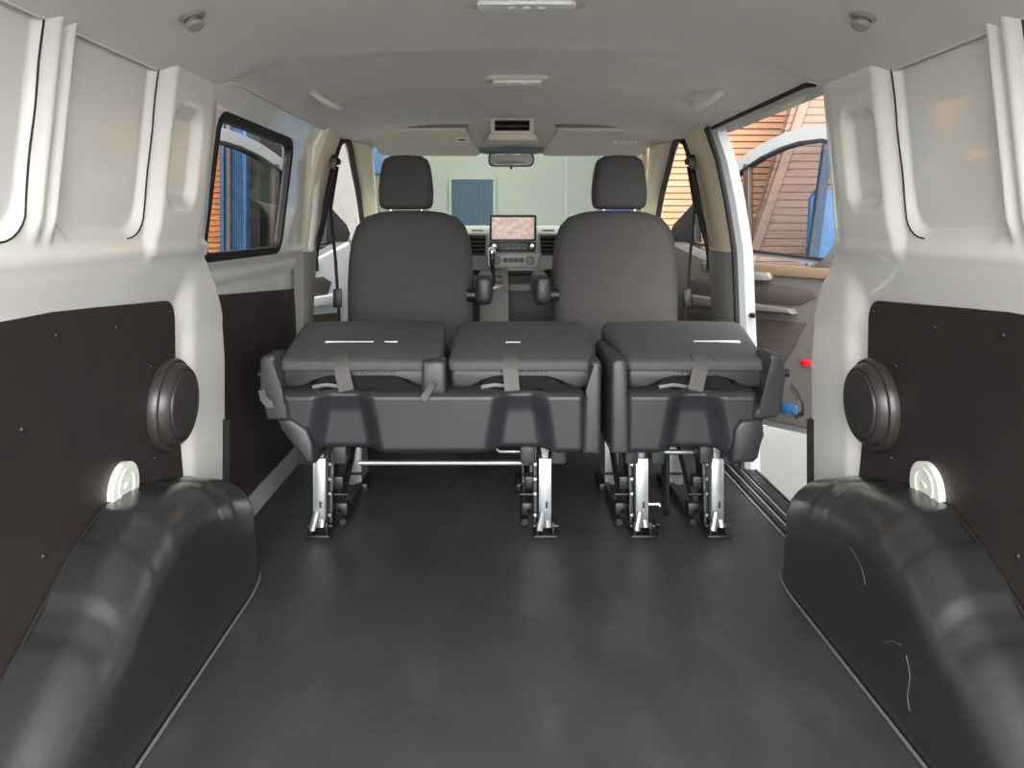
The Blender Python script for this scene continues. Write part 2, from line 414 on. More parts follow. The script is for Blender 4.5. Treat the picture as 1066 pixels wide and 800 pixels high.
# side window: frame ring following the panel slope, and a pane
def frame_pts(off, lift):
    out = []
    for y, z in rrect(WY0 + off, WY1 - off, WZ0 + off, WZ1 - off, max(0.05 - off, 0.012), 6):
        out.append(Vector((-front_x(y, z) + lift, y, z)))
    return out
win = thing('window_1', 'dark framed tinted side window in the left wall', 'window', (-0.82, 2.34, 0.85)); win['kind'] = 'structure'
b = MB(); A = frame_pts(-0.010, 0.005); B_ = frame_pts(0.014, 0.004); D_ = frame_pts(0.016, -0.02); E_ = frame_pts(-0.012, -0.004)
b.loft([E_, A, B_, D_], cap=False); b.build('window_frame', M['rubber'], win)
P1 = [p + Vector((-0.012, 0, 0)) for p in frame_pts(0.018, 0)]; P2 = [p + Vector((-0.016, 0, 0)) for p in frame_pts(0.018, 0)]
MB().loft([P1, P2]).build('pane', M['tint'], win)

# ------------------------------------------------------------------ SETTING: ceiling
def ceil_edge(y):
    k = ss(1.93, 2.02, y); k2 = ss(2.9, 3.5, y)
    return 0.80 - 0.045 * k - 0.045 * k2, 1.28 + 0.042 * k - 0.01 * k2
def ceil_z(x, y):
    xe, ze = ceil_edge(y)
    q = min(1.0, abs(x) / xe)
    top = 1.412
    z = ze + (top - ze) * (1 - q ** 3.6) ** 0.85
    z -= 0.006 * math.exp(-((y - 2.02) / 0.05) ** 2) * (1 - q ** 4) + 0.004 * math.exp(-((y - 2.62) / 0.06) ** 2) * (1 - q ** 4)
    if y > 3.32: z -= (z - 1.315) * ss(3.30, 3.66, y)
    return z
b = MB()
def cf(u, v):
    y = 0.5 + v * 3.16; xe, ze = ceil_edge(y); s_ = -1 + 2 * u
    s_ = math.copysign(abs(s_) ** 0.85, s_)
    x = s_ * xe
    return (x, y, ceil_z(x, y))
b.grid(cf, 70, 170)
ce = b.build('ceiling', M['headliner'], angle=60); struct(ce, 'grey felt headliner of the van', 'ceiling')
# roof edge: seal over the sliding door opening, roof side rail behind it
pts = [(ceil_edge(y)[0] + 0.004, y, ceil_edge(y)[1] - 0.002) for y in [2.0 + 0.05 * k for k in range(20)]]
struct(MB().tube(pts, 0.009, 8).build('trim_3', M['rubber']), 'black rubber seal under the roof edge over the sliding door opening', 'seal')
for sg, nm, n in ((-1, 'left', 4), (1, 'right', 5)):
    b = MB()
    b.grid(lambda u, v: (sg * (ceil_edge(0.5 + v * 3.0)[0] - 0.005 + 0.13 * u), 0.5 + v * 3.0, ceil_edge(0.5 + v * 3.0)[1] + 0.13 * math.sin(u * PI)), 8, 40)
    struct(b.build('trim_%d' % n, M['paint']), 'white roof rail behind the headliner on the %s side' % nm, 'roof rail')

# ------------------------------------------------------------------ SETTING: B pillars, A pillars, header, windscreen
BX = [(-0.02, 0.875), (0.3, 0.865), (0.85, 0.835), (1.05, 0.80), (1.2, 0.765), (1.32, 0.72)]
for sg, nm, n in ((-1, 'left', 6), (1, 'right', 7)):
    y0a = 3.0 if sg < 0 else 2.95
    def pil(z0, z1, x_off=0.0, n=24):
        loops = []
        for k in range(n + 1):
            z = z0 + (z1 - z0) * k / n; x = interp(BX, z) + x_off
            yb = y0a + interp([(0, 0.2), (0.6, 0.14), (0.85, 0.08), (1.35, 0.04)], z) if sg < 0 else y0a + interp([(0, 0.06), (0.6, 0.04), (1.35, 0.0)], z)
            ye = 3.28 - 0.03 * ss(0.9, 1.3, z)
            loops.append([(sg * (x + 0.05), yb - 0.005, z), (sg * (x + 0.012), yb, z), (sg * x, yb + 0.02, z), (sg * (x - 0.006), (yb + ye) / 2, z),
                          (sg * x, ye - 0.02, z), (sg * (x + 0.012), ye, z), (sg * (x + 0.06), ye + 0.005, z)])
        return MB().loft(loops)
    p = pil(0.84, 1.335).build('trim_%d' % n, M['beige'], base=(sg * 0.85, 3.15, 0))
    struct(p, 'cream upper pillar trim beside the %s front seat' % ('driver' if sg < 0 else 'passenger'), 'pillar')
    pil(-0.02, 0.838, -0.006).build('lower_trim', M['greytrim'], p)
# painted edge of the right B pillar with seal
loops = []
for k in range(30):
    z = -0.03 + 1.36 * k / 29; x = interp(BX, z); yb = 2.95 + interp([(0, 0.06), (0.6, 0.04), (1.35, 0.0)], z)
    loops.append([(x + 0.015, yb - 0.012, z), (x + 0.045, yb - 0.030, z), (x + 0.085, yb - 0.022, z), (x + 0.085, yb + 0.28, z), (x + 0.02, yb + 0.2, z)])
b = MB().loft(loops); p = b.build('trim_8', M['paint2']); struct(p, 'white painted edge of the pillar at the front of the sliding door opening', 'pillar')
pts = [(interp(BX, z) + 0.014, 2.945 + interp([(0, 0.06), (0.6, 0.04), (1.35, 0.0)], z) - 0.014, z) for z in [0.0 + 0.06 * k for k in range(23)]]
MB().tube(pts, 0.011, 8).build('rubber_seal', M['rubber'], p)
b = MB().lathe([(0.0, 0.0), (0.010, 0.002), (0.010, 0.02), (0.006, 0.03), (0, 0.03)], (0.915, 2.965, 0.60), (0.3, -1, 0), 14); b.build('latch_striker', M['black'], p)

for sg, nm, n in ((-1, 'left', 9), (1, 'right', 10)):
    inner = [(0.655, 3.62, 1.325), (0.675, 3.80, 1.245), (0.705, 4.05, 1.13), (0.735, 4.3, 1.02), (0.755, 4.52, 0.92)]
    outer = [(0.712, 3.36, 1.318), (0.735, 3.62, 1.225), (0.762, 3.9, 1.105), (0.79, 4.15, 0.98), (0.81, 4.35, 0.84)]
    loops = []
    for i_, o_ in zip(catmull(inner, 5), catmull(outer, 5)):
        m_ = (i_ + o_) / 2 + Vector((-0.03, -0.015, -0.012))
        loops.append([Vector((sg * q.x, q.y, q.z)) for q in (i_, i_ * 0.7 + o_ * 0.3 + Vector((-0.024, -0.012, -0.01)), m_, o_, o_ + Vector((0.04, 0.05, 0.02)), i_ + Vector((0.03, 0.05, 0.03)))])
    p = MB().loft(loops).build('trim_%d' % n, M['beige'], angle=70)
    struct(p, 'cream windscreen pillar at the %s side of the windscreen' % ('driver' if sg < 0 else 'passenger'), 'pillar')
    pts = [Vector((sg * (q.x + 0.006), q.y, q.z)) for q in catmull([(0.735, 3.24, 0.3), (0.835, 3.28, 0.75), (0.80, 3.285, 0.98), (0.745, 3.27, 1.25), (0.722, 3.31, 1.312), (0.714, 3.40, 1.305), (0.738, 3.62, 1.222), (0.764, 3.9, 1.10), (0.792, 4.15, 0.97), (0.81, 4.33, 0.84)], 6)][6:]
    MB().tube(pts, 0.014, 8).build('door_seal', M['rubber'], p)

wsc = thing('window_2', 'green tinted windscreen ahead of the dashboard', 'windscreen', (0, 4.55, 0.92)); wsc['kind'] = 'structure'
def wsf(u, v, off=0.0):
    hw = 0.675 + 0.095 * v; x = -hw + 2 * hw * u
    return (x, 3.64 + 0.90 * v + 0.05 * (1 - (2 * u - 1) ** 2) + off, 1.335 - 0.41 * v)
b = MB(); b.grid(lambda u, v: wsf(u, v), 12, 12); b.build('pane', M['windscreen'], wsc)
b = MB()
rim = [wsf(k / 10, 0) for k in range(11)] + [wsf(1, k / 10) for k in range(1, 11)] + [wsf(1 - k / 10, 1) for k in range(1, 11)] + [wsf(0, 1 - k / 10) for k in range(1, 10)]
b.tube(rim, 0.012, 6, closed=True); b.build('windscreen_seal', M['rubber'], wsc)
# body side below the front door openings, bulkhead under the dashboard
b = MB().box(-0.86, 0.86, 4.40, 4.46, -0.05, 0.86)
struct(b.build('wall_front', M['dashdark']), 'dark bulkhead under the dashboard', 'bulkhead')

# ------------------------------------------------------------------ lining boards
def screw(parent, x, y, z, sg):
    MB().lathe([(0, 0.004), (0.004, 0.0035), (0.0065, 0.0)], (x, y, z), (-sg, 0, 0), 10).build('screw', M['screw'], parent)
def lining(sg, poly, x, label, screws):
    b = MB().prism(poly, 'x', sg * x, sg * (x + 0.007), 0.002, 1)
    o = b.build('lining_board', M['liner']); tag(o, label, 'panel', 'lining boards on the side walls')
    for y, z in screws: screw(o, sg * x, y, z, sg)
def rear_poly():
    top = lambda y: 0.76 + (1.9 - y) * 0.058
    p = [(0.45, 0.0), (1.97, 0.0), (1.965, 0.30), (1.93, 0.46), (1.915, 0.60)]
    for k in range(7):
        a = math.radians(90 * k / 6); p.append((1.865 + 0.045 * math.cos(a), top(1.865) - 0.045 + 0.045 * math.sin(a)))
    p += [(0.45, top(0.45))]
    return p
SCR = [(1.885, 0.735), (1.62, 0.73), (1.40, 0.745), (1.78, 0.62), (1.30, 0.60), (1.36, 0.36), (1.80, 0.40), (1.86, 0.60)]
lining(-1, rear_poly(), 0.862, 'dark brown lining board on the left wall behind the tall black wheel arch', SCR)
lining(1, rear_poly(), 0.862, 'dark brown lining board on the right wall behind the wheel arch', SCR)
fp = [(2.02, 0.046), (3.24, 0.046), (3.24, 0.60)]
for k in range(7):
    a = math.radians(90 * k / 6); fp.append((3.17 + 0.05 * math.cos(a), 0.64 + 0.045 * math.sin(a)))
fp += [(2.02, 0.755)]
lining(-1, fp, 0.887, 'dark lining board below the tinted side window', [(2.35, 0.71), (2.72, 0.69), (3.05, 0.66), (2.5, 0.35), (2.9, 0.2)])

# ------------------------------------------------------------------ wheel arches
HP = [(0.93, 0.0), (1.0, 0.05), (1.10, 0.115), (1.24, 0.205), (1.43, 0.322), (1.50, 0.355), (1.56, 0.372), (1.64, 0.374), (1.72, 0.362), (1.81, 0.342), (1.93, 0.310), (2.02, 0.280), (2.06, 0.262), (2.085, 0.235), (2.10, 0.19), (2.108, 0.10), (2.11, 0.0)]
def arch(sg, label):
    b = MB(); ys = [0.93 + 0.0118 * k for k in range(96)] + [2.062, 2.072, 2.082, 2.09, 2.096, 2.1, 2.104, 2.107, 2.109, 2.11]
    rows = []
    for y in ys:
        h = sum(interp(HP, y + d) for d in (-0.012, -0.006, 0, 0.006, 0.012)) / 5 if y < 2.05 else interp(HP, y)
        for c, wd in ((1.50, 0.035), (1.33, 0.035), (1.84, 0.045)):
            h -= 0.007 * (1 - ss(wd - 0.008, wd + 0.004, abs(y - c))) * min(1, h / 0.1)
        h = max(h, 0.003)
        xi = 0.69 + 0.05 * ss(2.0, 2.11, y) ** 2
        R = min(0.105, h * 0.75); row = [(sg * 0.8605, y, h + 0.004), (sg * 0.84, y, h + 0.002)]
        for k in range(13):
            a = math.radians(90 * k / 12); row.append((sg * (xi + 0.012 + R - R * math.sin(a) * 1.0), y, h - R + R * math.cos(a)))
        nd = 6
        for k in range(1, nd + 1):
            f = k / nd; row.append((sg * (xi + 0.012 * (1 - f)), y, (h - R) * (1 - f)))
        rows.append(row)
    n = len(rows[0])
    bm_rows = [[b.bm.verts.new(p) for p in r] for r in rows]
    for P, Q in zip(bm_rows, bm_rows[1:]):
        for k in range(n - 1): b.bm.faces.new((P[k], P[k + 1], Q[k + 1], Q[k]))
    b.bm.faces.new(bm_rows[-1])
    o = b.build('wheel_arch_cover', M['arch'], angle=50); tag(o, label, 'wheel arch', 'wheel arch covers')
    pts = [(sg * 0.684, y, 0.004) for y in [0.95 + 0.1 * k for k in range(11)]] + [(sg * 0.69, 2.03, 0.004), (sg * 0.705, 2.085, 0.004)]
    MB().tube(pts, 0.0035, 6).build('sealing_bead', M['seal'], o)
    pts = [(sg * 0.858, y, interp(HP, y) + 0.002) for y in [1.0 + 0.04 * k for k in range(27)]]
    MB().tube(pts, 0.003, 6).build('edge_strip', M['rubber'], o)
    return o
arch(-1, 'black plastic wheel arch cover against the left wall')
ar = arch(1, 'black plastic wheel arch cover with pale scratches against the right wall')
for zz in ([(1.66, 0.25), (1.63, 0.243), (1.60, 0.228), (1.585, 0.205)], [(1.50, 0.13), (1.47, 0.15), (1.44, 0.158)], [(1.42, 0.15), (1.405, 0.12), (1.41, 0.08), (1.40, 0.06)]):
    MB().tube(catmull([(0.69 + 0.012 * min(1, z / 0.26) - 0.0004 , y, z) for y, z in zz], 4), 0.0007, 5).build('scratch', M['seal'], ar)

# ------------------------------------------------------------------ round covers and white caps on the boards
for sg, side, beside in ((-1, 'left', 'below the tinted window'), (1, 'right', 'beside the open sliding door')):
    r = thing('round_cover', 'round black cover on the %s lining board, %s' % (side, beside), 'cover', (sg * 0.862, 1.868, 0.51), 'round wall covers')
    b = MB().lathe([(0.112, 0.0), (0.112, 0.012), (0.108, 0.02), (0.100, 0.022), (0.096, 0.034), (0.088, 0.042), (0.083, 0.042)], (sg * 0.8615, 1.868, 0.51), (-sg, 0, 0), 56)
    b.build('rim', M['cover'], r)
    b = MB().lathe([(0.084, 0.020), (0.083, 0.040), (0.078, 0.046), (0.05, 0.05), (0.0, 0.051)], (sg * 0.8615, 1.868, 0.51), (-sg, 0, 0), 56)
    b.build('face', M['cover'], r)
    q = thing('access_cap', 'white round cap with a cut-out, low on the %s lining board behind the wheel arch' % side, 'cap', (sg * 0.862, 1.636, 0.385), 'white access caps')
    out = []; R = 0.056
    for k in range(41):
        a = math.radians(-60 + 300 * k / 40); out.append((1.636 + R * math.cos(a), 0.385 + R * math.sin(a)))
    out.append((1.636 + R * math.cos(math.radians(240)), 0.385 - 0.02))
    out.append((1.636 + 0.028, 0.385 - 0.02))
    MB().prism(out, 'x', sg * 0.848, sg * 0.862, 0.003, 2).build('disc', M['whiteplastic'], q)
    ringo = [(1.636 + 0.036 * math.cos(a), 0.392 + 0.036 * math.sin(a)) for a in [2 * PI * k / 30 for k in range(30)]]
    ringi = [(1.636 + 0.031 * math.cos(a), 0.392 + 0.031 * math.sin(a)) for a in [2 * PI * k / 30 for k in range(30)]]
    MB().ring(ringo, ringi, 'x', sg * 0.8455, sg * 0.849).build('ridge', M['whiteplastic'], q)
    MB().box(*sorted((sg * 0.845, sg * 0.849)), 1.625, 1.647, 0.388, 0.398, 0.002).build('tab', M['whiteplastic'], q)

# ------------------------------------------------------------------ ceiling fittings
for x, y, tx in ((-0.655, 1.50, 'left'), (0.655, 1.50, 'right')):
    z = ceil_z(x, y); sg = math.copysign(1, x)
    r = thing('ceiling_hook', 'small grey ceiling knob hook near the rear %s edge of the headliner' % tx, 'hook', (x, y, z), 'ceiling knob hooks')
    ax = Vector((-sg * 0.4, 0, -1))
    MB().lathe([(0.026, -0.004), (0.025, 0.004), (0.019, 0.008), (0.012, 0.006), (0, 0.006)], (x, y, z), ax, 28).build('base_ring', M['hook'], r)
    MB().lathe([(0.010, 0.0), (0.010, 0.012), (0.016, 0.016), (0.018, 0.022), (0.014, 0.028), (0, 0.029)], (x, y, z), ax + Vector((0, -0.25, 0)), 24).build('knob', M['hook'], r)
def ceil_lamp(y, label, hw):
    z = ceil_z(0, y)
    r = thing('ceiling_lamp', label, 'lamp', (0.0, y, z), 'ceiling lamps')
    MB().prism(rrect(-hw - 0.022, hw + 0.022, y - 0.045, y + 0.045, 0.025), 'z', z - 0.014, z + 0.01, 0.006, 3).build('bezel', M['header'], r)
    MB().prism(rrect(-hw, hw, y - 0.03, y + 0.026, 0.012), 'z', z - 0.022, z - 0.012, 0.005, 2).build('lens', M['lens'], r)
    for k in (-1, 0, 1): MB().box(k * hw * 0.3 - 0.008, k * hw * 0.3 + 0.008, y - 0.012, y + 0.004, z - 0.026, z - 0.02, 0.002).build('switch', M['header'], r)
ceil_lamp(2.42, 'white ceiling lamp in the headliner above the folded seats', 0.078)
ceil_lamp(1.575, 'long white ceiling lamp nearest the rear, between the two ceiling knobs', 0.10)
z = ceil_z(0, 2.75)
for sg, tx in ((-1, 'driver'), (1, 'passenger')):
    x = sg * 0.625; pts = [(x + sg * 0.02, 2.42, ceil_z(x + sg * 0.02, 2.42)), (x - sg * 0.0, 2.47, ceil_z(x, 2.47) - 0.022), (x - sg * 0.02, 2.55, ceil_z(x, 2.55) - 0.03), (x - sg * 0.02, 2.63, ceil_z(x, 2.63) - 0.022), (x, 2.68, ceil_z(x, 2.68))]
    o = MB().tube(catmull(pts, 5), 0.011, 10).build('grab_handle', M['headliner'])
    tag(o, 'grey grab handle in the headliner behind the %s seat' % tx, 'handle', 'roof grab handles')
    for yy in (2.42, 2.68): MB().lathe([(0.018, -0.004), (0.017, 0.006), (0.008, 0.010), (0, 0.010)], (x + sg * 0.02 if yy < 2.5 else x, yy, ceil_z(x, yy)), (0, 0, -1), 18).build('end_mount', M['header'], o)

# overhead console, visors, mirror
r = thing('overhead_console', 'small overhead console with a dark slot above the rear-view mirror', 'console', (0, 3.36, 1.41))
MB().ring(rrect(-0.093, 0.093, 1.342, 1.412, 0.010), rrect(-0.076, 0.076, 1.356, 1.402, 0.006), 'y', 3.325, 3.40).build('bezel', M['header'], r)
MB().box(-0.078, 0.078, 3.355, 3.37, 1.352, 1.405).build('slot', M['void'], r)
MB().box(-0.074, 0.074, 3.34, 3.352, 1.374, 1.384, 0.002).build('shelf', M['doordark'], r)
MB().prism([(-0.10, 3.33), (0.10, 3.33), (0.145, 3.62), (-0.145, 3.62)], 'z', 1.315, 1.345, 0.008, 2).build('body', M['header'], r)
for sg, tx in ((-1, 'driver'), (1, 'passenger')):
    r = thing('sun_visor', 'beige sun visor above the %s seat, folded up' % tx, 'sun visor', (sg * 0.38, 3.5, 1.32), 'sun visors')
    b = MB()
    q = [(0.16, 0.22), (0.19, 0.0), (0.55, 0.0), (0.60, 0.04), (0.625, 0.16), (0.60, 0.225)]
    q = [(0.205, 0.0), (0.145, 0.215), (0.16, 0.235), (0.60, 0.232), (0.625, 0.20), (0.60, 0.02), (0.585, 0.0)]
    mx = Matrix.Translation((0, 3.41, 1.390)) @ Matrix.Rotation(math.radians(-24), 4, 'X')
    b.prism([(sg * a, c) for a, c in q], 'z', -0.028, -0.004, 0.009, 3, mx); b.build('panel', M['header'], r)
    b = MB().tube([mx @ Vector((sg * 0.19, -0.008, -0.008)), mx @ Vector((sg * 0.60, -0.008, -0.008))], 0.007, 8); b.build('hinge_rod', M['greytrim'], r)
    b = MB().prism(rrect(-0.028, 0.028, -0.02, 0.03, 0.01), 'z', -0.02, 0.006, 0.005, 2, Matrix.Translation((sg * 0.62, 3.40, 1.385)) @ Matrix.Rotation(math.radians(-30), 4, 'X') @ Matrix.Rotation(sg * math.radians(30), 4, 'Y')); b.build('pivot_mount', M['header'], r)
    if sg < 0:
        lb = MB().prism(rrect(-0.255, -0.195, 0.055, 0.095, 0.006), 'z', -0.0305, -0.028, 0, 1, mx).build('warning_label', M['label'], r)
        MB().box(-0.245, -0.205, 0.068, 0.076, -0.0312, -0.030, 0, 1, mx).build('print', M['dashdark'], lb)
        MB().box(-0.237, -0.213, 0.079, 0.083, -0.0312, -0.030, 0, 1, mx).build('print', M['dashdark'], lb)
    else:
        lb = MB().prism(rrect(0.455, 0.575, 0.07, 0.125, 0.01), 'z', -0.0290, -0.0275, 0, 1, mx).build('warning_label', M['beige'], r)
        for k, (x0, x1) in enumerate(((0.462, 0.484), (0.492, 0.503), (0.507, 0.522), (0.526, 0.538), (0.542, 0.552), (0.556, 0.568))):
            MB().box(x0, x1, 0.082, 0.114 - 0.008 * (k % 2), -0.0302, -0.0288, 0.003, 1, mx).build('print', M['label'], lb)
r = thing('rear_view_mirror', 'rear-view mirror hanging at the top of the windscreen', 'mirror', (0.0, 3.62, 1.25))
MB().prism(rrect(-0.108, 0.108, 1.222, 1.288, 0.026), 'y', 3.595, 3.63, 0.008, 3).build('housing', M['black'], r)
MB().prism(rrect(-0.101, 0.101, 1.228, 1.282, 0.022), 'y', 3.5925, 3.597).build('mirror_glass', M['mirror'], r)
MB().tube([(0, 3.615, 1.262), (0, 3.637, 1.278)], 0.012, 10).build('stem', M['black'], r)
MB().lathe([(0, 0), (0.006, 0.0), (0.006, 0.012), (0, 0.012)], (0, 3.60, 1.222), (0, 0, -1), 12).build('dimming_tab', M['black'], r)
b = MB().prism([(-0.215, 1.322), (0.215, 1.322), (0.155, 1.292), (0.09, 1.283), (-0.09, 1.283), (-0.155, 1.292)], 'y', 3.645, 3.68, 0.004, 2)
tag(b.build('sensor_housing', M['housing']), 'grey-green sensor housing at the top of the windscreen above the mirror', 'housing')

# ------------------------------------------------------------------ sill plate of the sliding door
r = thing('sill_plate', 'dark ribbed sill plate along the floor at the sliding door opening', 'sill plate', (0.86, 2.6, -0.03))
MB().box(0.801, 0.945, 2.12, 3.3, -0.05, -0.006, 0.002).build('plate', M['tread'], r)
for x, wd, mt in ((0.812, 0.006, 'treadlite'), (0.832, 0.012, 'black'), (0.848, 0.006, 'treadlite'), (0.866, 0.010, 'black'), (0.880, 0.005, 'treadlite'), (0.940, 0.008, 'black')):
    MB().box(x - wd / 2, x + wd / 2, 2.14, 3.28, -0.008, -0.001, 0.001, 1).build('rib', M[mt], r)
b = MB()
for k in range(58): b.box(0.892, 0.926, 2.15 + k * 0.0195, 2.16 + k * 0.0195, -0.007, -0.001)
b.build('tread_pattern', M['black'], r, flat=True)
b = MB().box(0.90, 0.99, 2.2, 3.25, -0.20, -0.05, 0.01)
b.build('lower_step', M['paint2'], r)

# ------------------------------------------------------------------ folded rear seats
def strut(root, x, side):
    leg = MB().box(x - 0.017, x + 0.017, 2.338, 2.352, 0.025, 0.235, 0.002)
    leg.box(x - 0.0185, x - 0.0135, 2.338, 2.385, 0.025, 0.235, 0.001).box(x + 0.0135, x + 0.0185, 2.338, 2.385, 0.025, 0.235, 0.001)
    leg.box(x - 0.010, x + 0.010, 2.350, 2.37, 0.23, 0.30, 0.001).box(x - 0.013, x + 0.013, 2.344, 2.352, 0.252, 0.292, 0.002)
    l = leg.build('leg', M['steel'], root)
    l2 = MB().tube([(x - 0.006, 2.334, 0.075), (x - 0.018, 2.325, 0.022)], 0.010, 8).tube([(x + 0.008, 2.335, 0.05), (x + 0.010, 2.326, 0.03)], 0.010, 8); l2.build('locking_hook', M['steel'], l)
    MB().box(x + 0.001, x + 0.008, 2.3355, 2.339, 0.085, 0.105, 0.001).build('catch', M['black'], l)
    for zz in (0.06, 0.125, 0.17, 0.215):
        MB().lathe([(0, 0), (0.005, 0), (0.005, 0.012), (0, 0.012)], (x + side * 0.030, 2.36, zz), (0, -1, 0), 8).build('bolt', M['chrome'], l)
    ft = MB().box(x - 0.036, x + 0.036, 2.315, 2.46, 0.0, 0.010, 0.003).box(x - 0.028, x - 0.02, 2.325, 2.45, 0.005, 0.045, 0.002).box(x + 0.02, x + 0.028, 2.325, 2.45, 0.005, 0.045, 0.002)
    ft.tube([(x - 0.036, 2.345, 0.028), (x + 0.04, 2.345, 0.028)], 0.006, 8)
    ft.build('foot', M['steeldark'], root)
    lk = MB()
    lk.prism([(2.36, 0.02), (2.42, 0.02), (2.50, 0.26), (2.40, 0.27), (2.37, 0.12)], 'x', x + side * 0.022, x + side * 0.034, 0.002, 1)
    lk.box(*sorted((x + side * 0.02, x + side * 0.06)), 2.40, 2.44, 0.12, 0.16, 0.004).box(*sorted((x + side * 0.03, x + side * 0.07)), 2.42, 2.47, 0.03, 0.07, 0.006)
    lk.tube([(x + side * 0.045, 2.42, 0.04), (x + side * 0.05, 2.58, 0.16), (x + side * 0.05, 2.70, 0.24)], 0.011, 8)
    lk.tube([(x + side * 0.015, 2.40, 0.105), (x + side * 0.075, 2.40, 0.105)], 0.004, 8)
    lk.build('folding_link', M['steeldark'], root)
    fr = MB().box(x - 0.028 + side * 0.03, x + 0.020 + side * 0.03, 2.74, 2.755, 0.02, 0.27, 0.002)
    fr.prism([(2.74, 0.0), (2.90, 0.0), (2.80, 0.27), (2.75, 0.27)], 'x', x + side * 0.05, x + side * 0.056)
    fr.build('front_leg', M['steel'], root)
    rl = MB().tube([(x + side * 0.06, 2.40, 0.018), (x + side * 0.055, 2.80, 0.018)], 0.011, 8).box(x + side * 0.06 - 0.02, x + side * 0.06 + 0.02, 2.72, 2.86, 0.0, 0.03, 0.004)
    rl.tube([(x - side * 0.03, 2.74, 0.06), (x + side * 0.06, 2.74, 0.06)], 0.005, 8)
    rl.build('floor_rail', M['steeldark'], root)

def shell(X0, X1, valleys, y0=2.215, zt=0.462, zb=0.282, xl=None, xr=None):
    """lower seat shell: front surface pressed in at valleys, closed at the back"""
    b = MB()
    def depth(x, z):
        f = (zt - z) / (zt - zb); y = y0 + 0.012 * f
        for xc, w0, w1 in valleys:
            hw = w0 + (w1 - w0) * f
            d = abs(x - xc) - hw
            y += 0.058 * (1 - ss(-0.006, 0.056, d)) * (0.6 + 0.4 * ss(0.0, 0.4, f))
        edge = min(f, 1 - f) * (zt - zb)
        y += 0.014 * (1 - ss(0.0, 0.02, edge)) ** 2 + 0.012 * (1 - ss(0, 0.015, min(x - x0(z), x1(z) - x))) ** 2
        return y
    nx = int((X1 - X0) / 0.006); W = zt - zb
    x0 = lambda z: interp(xl, z) if xl else X0
    x1 = lambda z: interp(xr, z) if xr else X1
    fx = lambda u, z: x0(z) + (x1(z) - x0(z)) * u
    b.grid(lambda u, v: (fx(u, zb + W * v), depth(fx(u, zb + W * v), zb + W * v), zb + W * v), nx, 34)
    # top ledge, bottom, ends
    b.grid(lambda u, v: (fx(u, zt), depth(fx(u, zt), zt) + v * (2.55 - depth(fx(u, zt), zt)), zt + 0.004 * v), nx, 2)
    b.grid(lambda u, v: (fx(u, zb), depth(fx(u, zb), zb) + v * (2.60 - depth(fx(u, zb), zb)), zb + 0.02 * v), nx, 2)
    for uu in (0, 1): b.grid(lambda u, v: (fx(uu, zb + W * v), depth(fx(uu, zb + W * v), zb + W * v) + u * (2.6 - depth(fx(uu, zb + W * v), zb + W * v)), zb + W * v), 2, 12)
    bmesh.ops.remove_doubles(b.bm, verts=b.bm.verts, dist=0.0004)
    bmesh.ops.recalc_face_normals(b.bm, faces=b.bm.faces)
    return b

